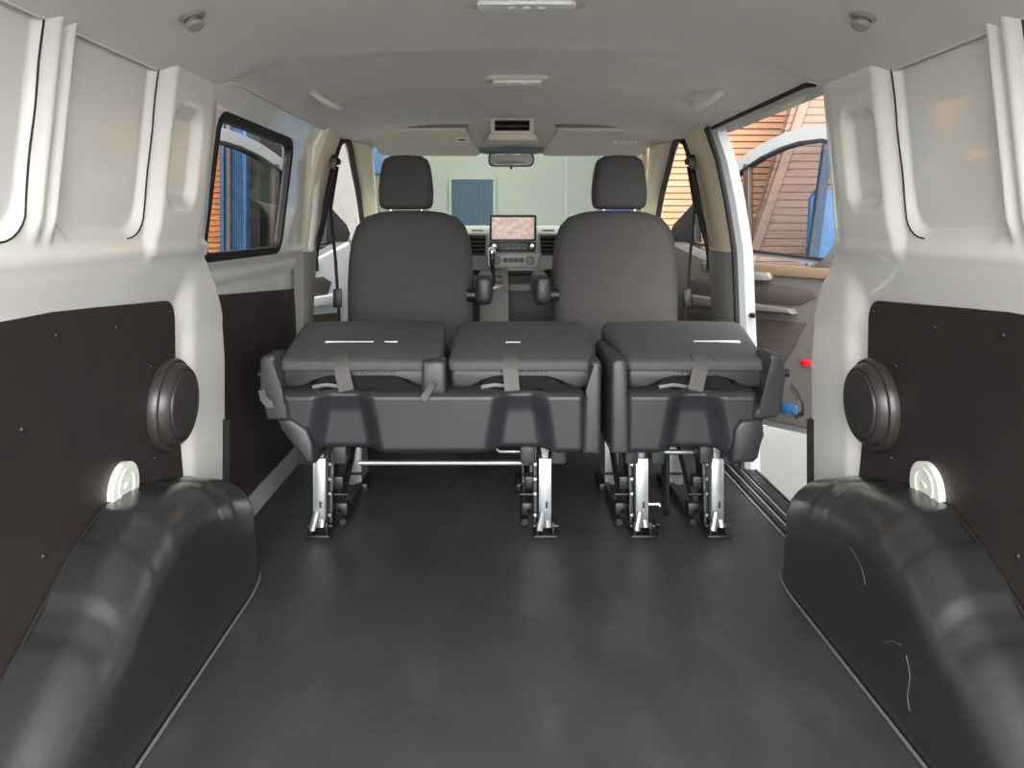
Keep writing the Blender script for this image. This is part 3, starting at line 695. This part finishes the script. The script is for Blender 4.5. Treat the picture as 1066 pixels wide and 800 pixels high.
def seat_top(root, x0, x1, fx0, fx1, strap_x, tags, group_name=None):
    """folded backrest lying on its arch-shaped cushion"""
    # backrest slab
    def loop(y, z, a0, a1, th, r=0.03):
        pts = rrect(a0, a1, z - th, z, r, 5); R_, L_ = pts[5], pts[6]
        mid = [(R_[0] + (L_[0] - R_[0]) * k / 12, R_[1]) for k in range(1, 12)]
        pts = pts[:6] + mid + pts[6:]
        cr = 0.010 * ss(2.25, 2.33, y) * (1 - 0.6 * ss(2.6, 2.73, y))
        return [(px, y, pz + (cr * (1 - abs(2 * (px - a0) / (a1 - a0) - 1) ** 2.5) if pz > z - th * 0.5 else 0)) for px, pz in pts]
    L = []
    ys = [(2.250, 0.540, 0.022, 0.018), (2.254, 0.546, 0.010, 0.028), (2.264, 0.551, 0.003, 0.034), (2.29, 0.556, 0.0, 0.040), (2.45, 0.578, 0, 0.085), (2.60, 0.596, 0, 0.09), (2.69, 0.604, 0, 0.09), (2.72, 0.603, 0.008, 0.085), (2.735, 0.592, 0.022, 0.06)]
    for y, z, ins, th in ys:
        k = (y - 2.262) / 0.473
        a0 = x0 + (fx0 - x0) * k + ins; a1 = x1 + (fx1 - x1) * k - ins
        L.append(loop(y, z, a0, a1, th, min(0.028, th * 0.42)))
    bk = MB().loft(L).build('backrest', M['fabric_top'], root, angle=60)
    for a, c, yy in tags:
        zz = interp([(2.30, 0.557), (2.45, 0.578)], yy) + 0.0085
        MB().box(a, c, yy, yy + 0.016, zz - 0.004, zz + 0.0018, 0, 1, None).build('fabric_tag', M['label'], bk)
    MB().tube([(x0 + 0.006, 2.270, 0.520), (x0 + 0.03, 2.2605, 0.5235), ((x0 + x1) / 2, 2.258, 0.526), (x1 - 0.03, 2.2605, 0.5235), (x1 - 0.006, 2.270, 0.520)], 0.0045, 8).build('piping', M['rubber'], bk)
    # arch shaped cushion end
    w_ = x1 - x0
    q = [(x0 + 0.012, 0.465), (x0 + 0.06, 0.462), (x0 + 0.10, 0.475), (x0 + 0.135, 0.516), (x1 - 0.135, 0.516), (x1 - 0.10, 0.475), (x1 - 0.06, 0.462), (x1 - 0.012, 0.465), (x1 - 0.005, 0.50), (x1 - 0.012, 0.528), (x0 + 0.012, 0.528), (x0 + 0.005, 0.50)]
    cu = MB().prism(q, 'y', 2.268, 2.70, 0.014, 3).build('cushion', M['vinyl'], root, angle=60)
    n = int((w_ - 0.29) / 0.012); b = MB()
    for k in range(n): b.box(x0 + 0.155 + k * 0.012, x0 + 0.161 + k * 0.012, 2.262, 2.28, 0.510, 0.516, 0.001, 1)
    b.build('zip_edge', M['belt'], cu)
    MB().box(x0 + 0.05, x1 - 0.05, 2.282, 2.292, 0.452, 0.52).build('hollow_shade', M['void'], root)  # black plate added as the shade inside the seat hollow
    MB().tube([(x0 + 0.10, 2.27, 0.468), (x0 + 0.14, 2.262, 0.476), (x0 + 0.2, 2.275, 0.466)], 0.006, 6).build('frame_wire', M['steel'], root)
    # webbing strap over the near edge
    s0, s1 = strap_x
    MB().ribbon([(s0 - 0.002, 2.30, 0.5655), (s0, 2.270, 0.558), (s0 + 0.002, 2.252, 0.543), (s0 + (s1 - s0) * 0.4, 2.243, 0.51), (s1, 2.236, 0.465), (s1, 2.25, 0.455)], (1, 0, 0), 0.044, 0.003).build('strap', M['belt'], root)

def cover(root, name, poly, y0, y1, m='plastic2', bev=0.012):
    return MB().prism(poly, 'y', y0, y1, bev, 3).build(name, M[m], root, angle=60)

# left, double seat
r = thing('folded_seat', 'wide folded double rear seat in dark vinyl on steel legs, left of the single one', 'seat', (-0.25, 2.45, 0.0), 'folded rear seats')
shell(-0.705, 0.190, [(-0.508, 0.034, 0.066), (0.006, 0.028, 0.056)], xl=[(0.27, -0.602), (0.376, -0.684), (0.43, -0.70)]).build('lower_shell', M['plastic'], r, angle=60)
seat_top(r, -0.706, -0.222, -0.752, -0.245, (-0.522, -0.500), [(-0.60, -0.45, 2.405), (-0.415, -0.375, 2.405)])
seat_top(r, -0.208, 0.226, -0.205, 0.262, (-0.025, -0.018), [(-0.035, 0.01, 2.40)])
cover(r, 'side_cover', [(-0.744, 0.476), (-0.744, 0.555), (-0.735, 0.57), (-0.702, 0.573), (-0.695, 0.56), (-0.690, 0.467), (-0.662, 0.434), (-0.660, 0.385), (-0.724, 0.385)], 2.205, 2.32)
cover(r, 'side_cover', [(-0.700, 0.384), (-0.657, 0.390), (-0.607, 0.358), (-0.596, 0.31), (-0.586, 0.258), (-0.614, 0.258), (-0.684, 0.362)], 2.212, 2.5, 'plastic')
cover(r, 'center_cover', [(-0.281, 0.455), (-0.279, 0.552), (-0.225, 0.555), (-0.212, 0.545), (-0.210, 0.455)], 2.222, 2.32)
cover(r, 'side_cover', [(0.186, 0.286), (0.188, 0.45), (0.205, 0.46), (0.205, 0.545), (0.215, 0.556), (0.235, 0.553), (0.240, 0.54), (0.236, 0.286)], 2.212, 2.6)
MB().lathe([(0, 0.0), (0.013, 0.0), (0.012, 0.025), (0.0, 0.028)], (-0.742, 2.27, 0.505), (-1, 0, 0), 16).build('pivot_pin', M['black'], r)
MB().ribbon([(-0.735, 2.20, 0.475), (-0.728, 2.192, 0.452), (-0.71, 2.188, 0.435), (-0.70, 2.19, 0.438)], (0.6, 0.1, 0.9), 0.022, 0.003).build('pull_strap', M['belt'], r)
MB().ribbon([(-0.245, 2.215, 0.492), (-0.255, 2.205, 0.475), (-0.275, 2.198, 0.445), (-0.28, 2.2, 0.440)], (0.7, 0.1, 0.5), 0.020, 0.003).build('pull_strap', M['belt'], r)
strut(r, -0.604, 1); strut(r, 0.084, -1)
MB().tube([(-0.505, 2.46, 0.185), (0.05, 2.46, 0.185)], 0.008, 10).build('cross_bar', M['steel'], r)
MB().tube([(-0.53, 2.50, 0.235), (0.06, 2.50, 0.235)], 0.012, 10).build('cross_bar', M['steeldark'], r)
for xx in (-0.32, -0.02):
    MB().tube([(xx - 0.06, 2.36, 0.275), (xx - 0.035, 2.36, 0.250), (xx + 0.035, 2.36, 0.250), (xx + 0.06, 2.36, 0.275)], 0.004, 6).build('spring_wire', M['steel'], r)
for xx in (-0.645, -0.54, 0.03, 0.125):
    MB().box(xx - 0.022, xx + 0.022, 2.32, 2.40, 0.222, 0.30, 0.008).build('leg_bracket', M['plastic'], r)

# right, single seat
r = thing('folded_seat', 'single folded rear seat in dark vinyl beside the sliding door opening', 'seat', (0.52, 2.45, 0.0), 'folded rear seats')
shell(0.316, 0.692, [(0.515, 0.026, 0.058)], xr=[(0.27, 0.668), (0.38, 0.688), (0.43, 0.692)]).build('lower_shell', M['plastic'], r, angle=60)
seat_top(r, 0.316, 0.735, 0.300, 0.805, (0.535, 0.515), [(0.555, 0.70, 2.41)])
cover(r, 'side_cover', [(0.266, 0.290), (0.268, 0.55), (0.282, 0.562), (0.305, 0.56), (0.314, 0.545), (0.318, 0.286)], 2.208, 2.6)
cover(r, 'side_cover', [(0.712, 0.455), (0.715, 0.568), (0.725, 0.578), (0.752, 0.574), (0.764, 0.555), (0.765, 0.505), (0.757, 0.405), (0.745, 0.392), (0.680, 0.386), (0.674, 0.40), (0.680, 0.423), (0.708, 0.445)], 2.205, 2.32)
cover(r, 'side_cover', [(0.622, 0.360), (0.640, 0.384), (0.706, 0.388), (0.704, 0.34), (0.690, 0.275), (0.676, 0.262), (0.612, 0.262)], 2.208, 2.5, 'plastic')
MB().lathe([(0, 0.0), (0.018, 0.0), (0.018, 0.012), (0.013, 0.016), (0.013, 0.035), (0.0, 0.038)], (0.762, 2.27, 0.51), (1, 0, 0), 18).build('pivot_pin', M['black'], r)
MB().ribbon([(0.785, 2.215, 0.485), (0.800, 2.208, 0.470), (0.815, 2.205, 0.435), (0.818, 2.21, 0.405), (0.800, 2.215, 0.392), (0.788, 2.22, 0.405)], (0.2, 1, 0.1), 0.028, 0.004).build('pull_strap', M['beltblack'], r)
MB().ribbon([(0.785, 2.214, 0.482), (0.795, 2.206, 0.465), (0.800, 2.203, 0.445)], (1, 0.3, 0.4), 0.016, 0.003).build('pull_tab', M['belt'], r)
strut(r, 0.379, -1); strut(r, 0.609, -1)
MB().tube([(0.38, 2.46, 0.22), (0.60, 2.46, 0.22)], 0.008, 10).build('cross_bar', M['steel'], r)
MB().tube([(0.47, 2.42, 0.035), (0.53, 2.75, 0.28)], 0.010, 10).build('cross_bar', M['steeldark'], r)
MB().tube([(0.40, 2.342, 0.095), (0.43, 2.335, 0.098), (0.432, 2.334, 0.092)], 0.005, 8).build('release_pin', M['steel'], r)
for k in range(3): MB().lathe([(0, 0), (0.008, 0), (0.008, 0.01), (0, 0.01)], (0.425 + 0.006 * (k % 2), 2.33 + 0.02 * k, 0.012 + 0.012 * k), (0.5, -1, 0.2), 10).build('bolt', M['chrome'], r)
for xx in (0.345, 0.425, 0.57, 0.645):
    MB().box(xx - 0.02, xx + 0.02, 2.32, 2.40, 0.222, 0.30, 0.008).build('leg_bracket', M['plastic'], r)

# ------------------------------------------------------------------ front seats
def front_seat(sg, label):
    cx = sg * 0.423
    r = thing('front_seat', label, 'seat', (cx, 3.4, 0.0), 'front seats')
    half = [(0.235, 0.30), (0.250, 0.42), (0.258, 0.55), (0.260, 0.70), (0.256, 0.80), (0.246, 0.88), (0.226, 0.94), (0.190, 0.98), (0.13, 1.0), (0.06, 1.008)]
    loops = []
    for y, ins in ((3.125, 0.085), (3.128, 0.05), (3.135, 0.028), (3.150, 0.010), (3.175, 0.0), (3.22, 0.0), (3.26, 0.006), (3.285, 0.03), (3.29, 0.06)):
        L = []
        for a, z in half: L.append((cx + a - ins * min(1, a / 0.2), y + 0.10 * (z - 0.6) * 0.3, z - ins * ss(0.85, 1.0, z)))
        L += [(2 * cx - p[0], p[1], p[2]) for p in reversed(L)]
        loops.append(L)
    bk = MB().loft(loops).build('backrest', M['fabric'], r, angle=75)
    hx = sg * 0.447; loops = []
    half2 = [(0.0, 1.013), (0.085, 1.013), (0.104, 1.022), (0.111, 1.04), (0.113, 1.09), (0.107, 1.15), (0.098, 1.20), (0.088, 1.222), (0.065, 1.236), (0.0, 1.240)]
    full = [(a, z) for a, z in half2] + [(-a, z) for a, z in reversed(half2[1:-1])]
    for y, k in ((3.164, 0.55), (3.165, 0.72), (3.169, 0.85), (3.177, 0.93), (3.19, 0.98), (3.21, 1.0), (3.26, 1.0), (3.28, 0.94), (3.29, 0.8)):
        loops.append([(hx + a * k, y, 1.127 + (z - 1.127) * k) for a, z in full])
    MB().loft(loops).build('headrest', M['fabric'], r, angle=75)
    for d in (-0.065, 0.065): MB().tube([(hx + d, 3.225, 0.97), (hx + d, 3.225, 1.04)], 0.007, 10).build('headrest_post', M['chrome'], r)
    ax0 = sg * 0.118
    loops = []
    for y, ins in ((3.085, 0.02), (3.09, 0.008), (3.105, 0.0), (3.42, 0.0), (3.44, 0.006), (3.45, 0.02)):
        loops.append([(px, y, pz) for px, pz in rrect(ax0 - 0.034 + ins, ax0 + 0.034 - ins, 0.625 + ins, 0.745 - ins, 0.026)])
    MB().loft(loops).build('armrest', M['plastic'], r, angle=60)
    MB().lathe([(0.0, 0.0), (0.03, 0.0), (0.03, 0.04), (0, 0.04)], (sg * 0.15, 3.16, 0.66), (sg, 0, 0), 20).build('armrest_pivot', M['black'], r)
    loops = []
    for z, ins in ((0.24, 0.03), (0.26, 0.01), (0.30, 0.0), (0.38, 0.0), (0.415, 0.012), (0.425, 0.04)):
        loops.append([(px, py, z) for px, py in rrect(cx - 0.26 + ins, cx + 0.26 - ins, 3.20 + ins, 3.74 - ins, 0.06)])
    MB().loft(loops).build('seat_cushion', M['fabric'], r, angle=60)
    MB().prism(rrect(cx - 0.22, cx + 0.22, 3.24, 3.68, 0.03), 'z', 0.0, 0.25, 0.01, 2).build('base', M['black'], r)
front_seat(-1, 'charcoal cloth driver seat with headrest, left of the gear lever')
front_seat(1, 'charcoal cloth passenger seat with headrest, beside the open sliding door')

# seat belts
for sg, tx in ((-1, 'driver'), (1, 'passenger')):
    r = thing('seat_belt', 'dark seat belt hanging from the pillar beside the %s seat' % tx, 'seat belt', (sg * 0.76, 3.2, 1.15), 'front seat belts')
    x = lambda z: sg * (interp(BX, z) - 0.022)
    MB().prism(rrect(-0.02, 0.02, -0.035, 0.04, 0.018), 'y', -0.014, 0.014, 0.006, 2, Matrix.Translation((x(1.20), 3.185, 1.20)) @ Matrix.Rotation(sg * math.radians(80), 4, 'Z')).build('anchor', M['black'], r)
    MB().lathe([(0, 0), (0.014, 0), (0.014, 0.012), (0, 0.014)], (x(1.21) - sg * 0.01, 3.185, 1.21), (-sg, -0.3, 0), 16).build('bolt_cap', M['black'], r)
    MB().ribbon([(x(1.19) - sg * 0.012, 3.18, 1.19), (x(1.0) - sg * 0.006, 3.16, 1.0), (x(0.86) - sg * 0.004, 3.13, 0.86)], (0.25 * sg, 1, 0), 0.044, 0.003).build('lower_webbing', M['beltblack'], r)
    MB().ribbon([(x(1.19) - sg * 0.02, 3.18, 1.19), (sg * 0.758, 3.20, 1.02), (sg * 0.742, 3.22, 0.80), (sg * 0.73, 3.25, 0.50), (sg * 0.725, 3.27, 0.30)], (0.5 * sg, 1, 0), 0.044, 0.003).build('shoulder_webbing', M['beltblack'], r)
    MB().box(sg * 0.735 - 0.018, sg * 0.735 + 0.018, 3.215, 3.235, 0.60, 0.68, 0.006).build('buckle_tongue', M['black'], r)

# ------------------------------------------------------------------ dashboard
r = thing('dashboard', 'grey dashboard with touch screen, air vents and controls between the front seats', 'dashboard', (0, 4.1, 0.3))
prof = [(3.86, 0.70), (3.845, 0.78), (3.86, 0.86), (3.90, 0.915), (3.96, 0.935), (4.30, 0.945), (4.56, 0.925), (4.56, 0.55), (4.0, 0.55), (3.90, 0.62)]
MB().prism(prof, 'x', -0.79, 0.79, 0.01, 2).build('body', M['dash'], r, angle=50)
MB().prism([(3.87, 0.69), (3.835, 0.70), (3.84, 0.715), (3.87, 0.72)], 'x', -0.6, 0.6, 0.004, 2).build('trim_strip', M['black'], r)
pts = [(-0.30, 3.838, 0.78), (-0.24, 3.832, 0.735), (-0.12, 3.826, 0.712), (0.02, 3.824, 0.708), (0.14, 3.826, 0.714), (0.26, 3.832, 0.74), (0.32, 3.838, 0.78)]
MB().tube(catmull(pts, 5), 0.007, 8).build('swoop_edge', M['black'], r)
sc_ = MB().prism(rrect(-0.105, 0.128, 0.868, 0.998, 0.012), 'y', 3.80, 3.85, 0.005, 2).build('screen_housing', M['black'], r)
MB().box(-0.093, 0.116, 3.7965, 3.80, 0.878, 0.986).build('screen', M['screen'], sc_)
pn = MB().prism([(-0.105, 0.862), (0.128, 0.862), (0.120, 0.815), (-0.097, 0.815)], 'y', 3.815, 3.86, 0.004, 2).build('radio_panel', M['black'], r)
for xx in (-0.078, 0.102): MB().lathe([(0.017, 0.0), (0.017, 0.014), (0.014, 0.018), (0.006, 0.016), (0, 0.016)], (xx, 3.815, 0.842), (0, -1, 0.1), 20).build('knob', M['chrome'], pn)
for k in range(5): MB().box(-0.048 + k * 0.026, -0.028 + k * 0.026, 3.808, 3.816, 0.826, 0.838, 0.002).build('button', M['greytrim'], pn)
pn = MB().prism([(-0.125, 0.808), (0.148, 0.808), (0.128, 0.738), (-0.105, 0.738)], 'y', 3.818, 3.86, 0.006, 2).build('climate_panel', M['dash'], r)
for xx in (-0.073, 0.097):
    MB().lathe([(0.024, 0.0), (0.024, 0.008), (0.018, 0.012), (0.016, 0.004), (0, 0.004)], (xx, 3.818, 0.772), (0, -1, 0), 24).build('dial', M['greytrim'], pn)
for k in range(4): MB().box(-0.036 + k * 0.026, -0.014 + k * 0.026, 3.812, 3.819, 0.762, 0.784, 0.002).build('button', M['black'], pn)
for sg, xc in ((-1, -0.165), (1, 0.19)):
    v = MB().ring([(xc - 0.052, 0.905), (xc + 0.052, 0.905), (xc + 0.046 - sg * 0.0, 0.72), (xc - 0.046, 0.72)], [(xc - 0.044, 0.895), (xc + 0.044, 0.895), (xc + 0.038, 0.795), (xc - 0.038, 0.795)], 'y', 3.825, 3.86).build('vent', M['greytrim'], r)
    MB().box(xc - 0.045, xc + 0.045, 3.848, 3.852, 0.79, 0.90).build('vent_core', M['void'], v)
    for k in range(5): MB().box(xc - 0.043, xc + 0.043, 3.828, 3.846, 0.803 + k * 0.020, 0.807 + k * 0.020, 0.001, 1).build('vent_slat', M['dashdark'], v)
    MB().box(xc - 0.03, xc + 0.03, 3.86, 3.88, 0.917, 0.924, 0.002).build('defrost_slot', M['black'], r)
MB().prism([(3.88, 0.30), (3.80, 0.45), (3.80, 0.60), (3.86, 0.70), (4.0, 0.70), (4.0, 0.30)], 'x', -0.11, 0.33, 0.01, 2).build('lower_console', M['dashdark'], r)
MB().box(-0.03, 0.16, 3.785, 3.82, 0.62, 0.655, 0.006).build('cubby_lip', M['greytrim'], r)
g_ = MB().prism([(3.50, 0.30), (3.48, 0.60), (3.56, 0.655), (3.84, 0.73), (3.84, 0.30)], 'x', -0.145, -0.012, 0.01, 2).build('gear_console', M['greytrim'], r)
MB().prism(rrect(-0.118, -0.040, 3.54, 3.72, 0.015), 'z', 0.67, 0.684, 0.004, 2, Matrix.Translation((0, 3.63, 0.677)) @ Matrix.Rotation(math.radians(13), 4, 'X') @ Matrix.Translation((0, -3.63, -0.677))).build('gear_surround', M['chrome'], r)
lv = MB().tube([(-0.085, 3.62, 0.67), (-0.088, 3.585, 0.74), (-0.09, 3.565, 0.785)], [0.012, 0.010, 0.012], 12).build('gear_lever', M['black'], r)
MB().lathe([(0, 0.0), (0.014, 0.002), (0.019, 0.02), (0.022, 0.05), (0.021, 0.068), (0.013, 0.080), (0, 0.083)], (-0.09, 3.57, 0.765), (-0.02, -0.25, 1), 24).build('gear_knob', M['chrome'], lv)

# ------------------------------------------------------------------ open front doors
def front_door(sg, label):
    trim = M['backlit_trim'] if sg < 0 else M['doortrim']
    th = math.radians(30); hinge = Vector((0.88, 4.10))
    # local x = along the door from hinge, local y = inward, local z = up
    mx = Matrix(((sg * math.sin(th), -sg * math.cos(th), 0, sg * hinge.x), (-math.cos(th), -math.sin(th), 0, hinge.y), (0, 0, 1, 0), (0, 0, 0, 1)))
    r = thing('front_door', label, 'door', (sg * hinge.x, hinge.y, 0.0), 'open front doors')
    body = [(0.0, 0.02), (0.0, 0.86), (0.05, 0.90), (0.30, 0.79), (0.40, 0.768), (1.085, 0.768), (1.095, 0.70), (1.06, 0.16), (1.03, 0.08), (0.97, 0.045), (0.04, 0.0)]
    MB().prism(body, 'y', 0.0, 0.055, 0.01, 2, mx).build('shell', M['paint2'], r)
    outer = [(0.0, 0.86), (0.06, 0.945), (0.19, 1.075), (0.37, 1.195), (0.50, 1.268), (0.62, 1.322), (0.74, 1.356), (0.84, 1.372), (0.97, 1.372), (1.07, 1.345), (1.095, 1.1), (1.088, 0.76)]
    inner = [(0.085, 0.855), (0.105, 0.91), (0.215, 1.028), (0.385, 1.143), (0.51, 1.213), (0.628, 1.266), (0.742, 1.299), (0.835, 1.314), (0.95, 1.314), (1.02, 1.285), (1.04, 1.1), (1.035, 0.79)]
    MB().ring(outer, inner, 'y', 0.0, 0.045, mx).build('window_frame', M['paint2'], r)
    in2 = [(a + (0.5 - a) * 0.028, c + (1.0 - c) * 0.045) for a, c in inner]
    MB().ring([(a, c) for a, c in inner], in2, 'y', 0.008, 0.052, mx).build('window_seal', M['rubber'], r)
    MB().prism(in2, 'y', 0.022, 0.026, 0, 1, mx).build('pane', M['doorglass'], r)
    MB().box(0.510, 0.545, 0.012, 0.045, 0.765, 1.238, 0.003, 1, mx).build('window_divider', M['trunkbrown'], r)
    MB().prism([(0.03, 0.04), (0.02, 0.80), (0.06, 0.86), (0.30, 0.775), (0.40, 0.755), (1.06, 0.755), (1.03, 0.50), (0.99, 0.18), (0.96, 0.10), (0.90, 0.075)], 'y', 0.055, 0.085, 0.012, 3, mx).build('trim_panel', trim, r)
    MB().prism([(0.30, 0.765), (0.40, 0.768), (1.075, 0.768), (1.075, 0.722), (0.30, 0.722)], 'y', 0.055, 0.098, 0.008, 2, mx).build('top_rail', (M['backlit_trim'] if sg < 0 else M['tan']), r)
    MB().prism([(0.90, 0.765), (0.99, 0.80), (1.05, 0.90), (1.06, 0.765)], 'y', 0.052, 0.090, 0.006, 2, mx).build('corner_trim', trim, r)
    MB().prism([(0.20, 0.66), (0.26, 0.69), (0.70, 0.685), (0.93, 0.67), (0.95, 0.645), (0.86, 0.60), (0.24, 0.58)], 'y', 0.083, 0.092, 0.004, 2, mx).build('handle_recess', M['doordark'], r)
    MB().prism([(0.20, 0.60), (0.84, 0.585), (0.86, 0.565), (0.20, 0.545)], 'y', 0.083, 0.135, 0.01, 2, mx).build('armrest', trim, r)
    MB().prism([(0.14, 0.20), (0.14, 0.50), (0.90, 0.53), (0.84, 0.42), (0.76, 0.30), (0.66, 0.22)], 'y', 0.083, 0.094, 0.005, 2, mx).build('door_pocket', M['doordark'], r)
    MB().prism([(0.12, 0.10), (0.12, 0.30), (0.60, 0.28), (0.68, 0.20), (0.62, 0.11)], 'y', 0.090, 0.125, 0.012, 2, mx).build('pocket_lip', trim, r)
    MB().prism(rrect(0.56, 0.72, 0.70, 0.735, 0.012), 'y', 0.083, 0.112, 0.005, 2, mx).build('door_handle', M['greytrim'], r)
    MB().prism(rrect(0.875, 0.925, 0.345, 0.372, 0.008), 'y', 0.083, 0.092, 0.003, 2, mx).build('reflector', M['red'], r)
    if sg > 0: MB().prism(rrect(0.77, 0.85, 0.118, 0.165, 0.008), 'y', 0.083, 0.090, 0.003, 2, mx).build('blue_sticker', M['blue'], r)
    MB().prism([(0.02, 0.90), (0.05, 0.95), (0.20, 1.06), (0.21, 0.86), (0.05, 0.86)], 'y', 0.01, 0.06, 0.006, 2, mx).build('mirror_base', M['black'], r)
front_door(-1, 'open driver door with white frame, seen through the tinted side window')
front_door(1, 'open passenger door with grey trim and red reflector, seen through the sliding door opening')

# ------------------------------------------------------------------ OUTSIDE: buildings
def cladding(x0, x1, z0, z1, y, step, depth=0.02):
    pts = []; z = z0
    b = MB(); n = int((z1 - z0) / step)
    prof = []
    for k in range(n):
        prof += [(y - depth, z0 + k * step + 0.008), (y - depth * 0.4, z0 + (k + 1) * step - 0.004), (y + 0.01, z0 + (k + 1) * step), (y + 0.01, z0 + (k + 1) * step + 0.006)]
    prof += [(y + 0.2, prof[-1][1]), (y + 0.2, prof[0][1])]
    b.prism(prof, 'x', x0, x1); return b
r = thing('wood_house', 'orange wood clad building beyond the open passenger door', 'building', (3.4, 9.2, GZ))
cladding(1.75, 4.3, GZ, 4.6, 9.0, 0.075).build('wall', M['wood'], r, flat=True)
MB().prism([(1.6, 4.55), (4.5, 4.55), (4.5, 4.75), (1.6, 4.75)], 'y', 8.6, 9.8, 0.02, 1).build('roof_edge', M['trunkbrown'], r)
MB().box(1.66, 1.78, 8.92, 9.2, GZ, 4.6, 0.01).build('corner_board', M['wood2'], r)
r = thing('shaded_wood_shed', 'red-brown wooden shed with a sloping end, its darker tone painted as shade, right of the orange building', 'building', (4.4, 8.0, GZ))  # added shed, stands in for wood lying in shade
cl = MB()
n = 50
for k in range(n):
    z0 = GZ + k * 0.08
    xl = 2.75 + 0.30 * (z0 - 1.4)
    cl.prism([(xl, z0 + 0.006), (6.5, z0 + 0.006), (6.5, z0 + 0.079), (xl + 0.024, z0 + 0.079)], 'y', 7.98, 8.1)
cl.build('wall', M['wood2'], r, flat=True)
MB().prism([(2.70 + 0.30 * (GZ - 1.4), GZ), (2.80 + 0.30 * (GZ - 1.4), GZ), (2.80 + 0.78, 3.5), (2.70 + 0.78, 3.5)], 'y', 7.93, 8.0, 0.008, 1).build('edge_board', M['wood2'], r)
MB().box(3.2, 6.5, 7.92, 7.98, 0.62, 0.72, 0.006).build('rail', M['trunkbrown'], r)
# blue things
r = thing('blue_plank', 'leaning slate-blue plank in front of the red-brown wooden shed', 'plank', (2.6, 7.0, GZ))
MB().prism([(2.58, GZ), (2.68, GZ), (2.99, 1.85), (2.91, 1.85)], 'y', 6.96, 7.02, 0.006, 1).build('board', M['slate'], r)
b = MB().prism([(2.70, GZ), (3.6, GZ), (3.6, 1.28), (2.86, 1.28), (2.80, 1.20)], 'y', 7.04, 7.12, 0.02, 2)
tag(b.build('blue_barrier', M['blue']), 'upright blue barrier behind the leaning slate-blue plank', 'barrier')

r = thing('yard_building', 'grey-green panelled building ahead of the windscreen', 'building', (0, 12.2, GZ))
MB().box(-9, 9, 12.0, 12.6, GZ, 5.2).build('wall', M['facade'], r)
for x in (0.98, -2.9, 3.9): MB().box(x - 0.018, x + 0.018, 11.985, 12.01, GZ, 5.2).build('panel_joint', M['facadeline'], r)
MB().box(-9, 9, 11.985, 12.01, 0.10, 0.13).build('panel_joint', M['facadeline'], r)
MB().box(-0.16, 9, 11.985, 12.01, 3.0, 3.02).build('panel_joint', M['facadeline'], r)
d = MB().box(-0.80, -0.155, 11.93, 12.02, GZ, 1.66, 0.01).build('door', M['bluedoor'], r)
MB().ring([(-0.84, GZ), (-0.84, 1.70), (-0.115, 1.70), (-0.115, GZ)], [(-0.80, GZ), (-0.80, 1.66), (-0.155, 1.66), (-0.155, GZ)], 'y', 11.92, 12.02).build('door_frame', M['facade'], r)
for k in range(8): MB().box(-0.76 + k * 0.075, -0.735 + k * 0.075, 11.915, 11.935, GZ + 0.05, 1.6, 0.003, 1).build('door_rib', M['bluedoor'], d)
MB().box(-0.77, -0.73, 11.88, 11.93, 0.94, 1.0, 0.01).build('handle', M['chrome'], d)
wn = MB().box(-2.10, -1.62, 11.95, 12.02, 1.75, 2.24, 0.01).build('window', M['bluewin'], r)
MB().box(-1.88, -1.86, 11.94, 11.96, 1.75, 2.24).build('glazing_bar', M['facade'], wn)
MB().box(1.50, 1.95, 11.94, 12.02, GZ, 2.42, 0.01).build('blue_stripe', M['blue'], r)
MB().box(-9.1, 9.1, 11.8, 12.7, 5.2, 5.4, 0.02).build('roof_edge', M['facadeline'], r)

r = thing('wood_house', 'deep orange wood clad building seen through the tinted side window', 'building', (-5, 8.7, GZ))
cladding(-8.0, -3.12, GZ, 4.6, 8.6, 0.062).build('wall', M['woodleft'], r, flat=True)
MB().prism([(-8.2, 4.55), (-3.0, 4.55), (-3.0, 4.75), (-8.2, 4.75)], 'y', 8.2, 9.6, 0.02, 1).build('roof_edge', M['trunkbrown'], r)
MB().box(-3.16, -3.04, 8.52, 8.8, GZ, 4.6, 0.01).build('corner_board', M['wood2'], r)
r = thing('storage_locker', 'narrow blue corrugated locker standing beside the orange wood building', 'locker', (-2.85, 8.2, GZ))
prof = []
for k in range(9):
    x = -2.925 + k * 0.024; prof += [(x, 8.0), (x + 0.009, 8.0), (x + 0.012, 8.02), (x + 0.021, 8.02)]
prof += [(-2.71, 8.0), (-2.71, 8.1), (-2.925, 8.1)]
MB().prism(prof, 'z', GZ + 0.12, 2.6).build('side', M['blue'], r, flat=True)
for x in (-2.935, -2.70): MB().box(x - 0.018, x + 0.018, 7.97, 8.10, GZ, 2.65, 0.008).build('corner_post', M['blue'], r)
MB().box(-2.955, -2.68, 7.97, 8.10, 2.6, 2.72, 0.008).build('top_rail', M['blue'], r)
MB().tube([(-2.86, 7.96, GZ + 0.15), (-2.86, 7.96, 2.55)], 0.02, 8).build('locking_bar', M['wood2'], r)
r = thing('dark_building', 'dark grey building to the left of the yard', 'building', (-2.4, 9.6, GZ))
MB().box(-3.0, -1.75, 9.4, 9.9, GZ, 4.8).build('wall', M['dark_facade'], r)
MB().box(-2.98, -2.72, 9.37, 9.41, GZ, 3.2, 0.01).build('door', M['void'], r)
MB().box(-2.25, -2.10, 9.36, 9.42, GZ, 4.6, 0.01).build('downpipe', M['facade'], r)
MB().box(-2.85, -1.65, 9.3, 10.0, 4.8, 4.95, 0.02).build('roof_edge', M['facadeline'], r)
b = MB().box(-14, 14, 5.7, 5.95, GZ, GZ + 0.10, 0.02)
tag(b.build('kerb', M['kerb']), 'pale kerb along the yard behind the open doors', 'kerb', None, 'structure')
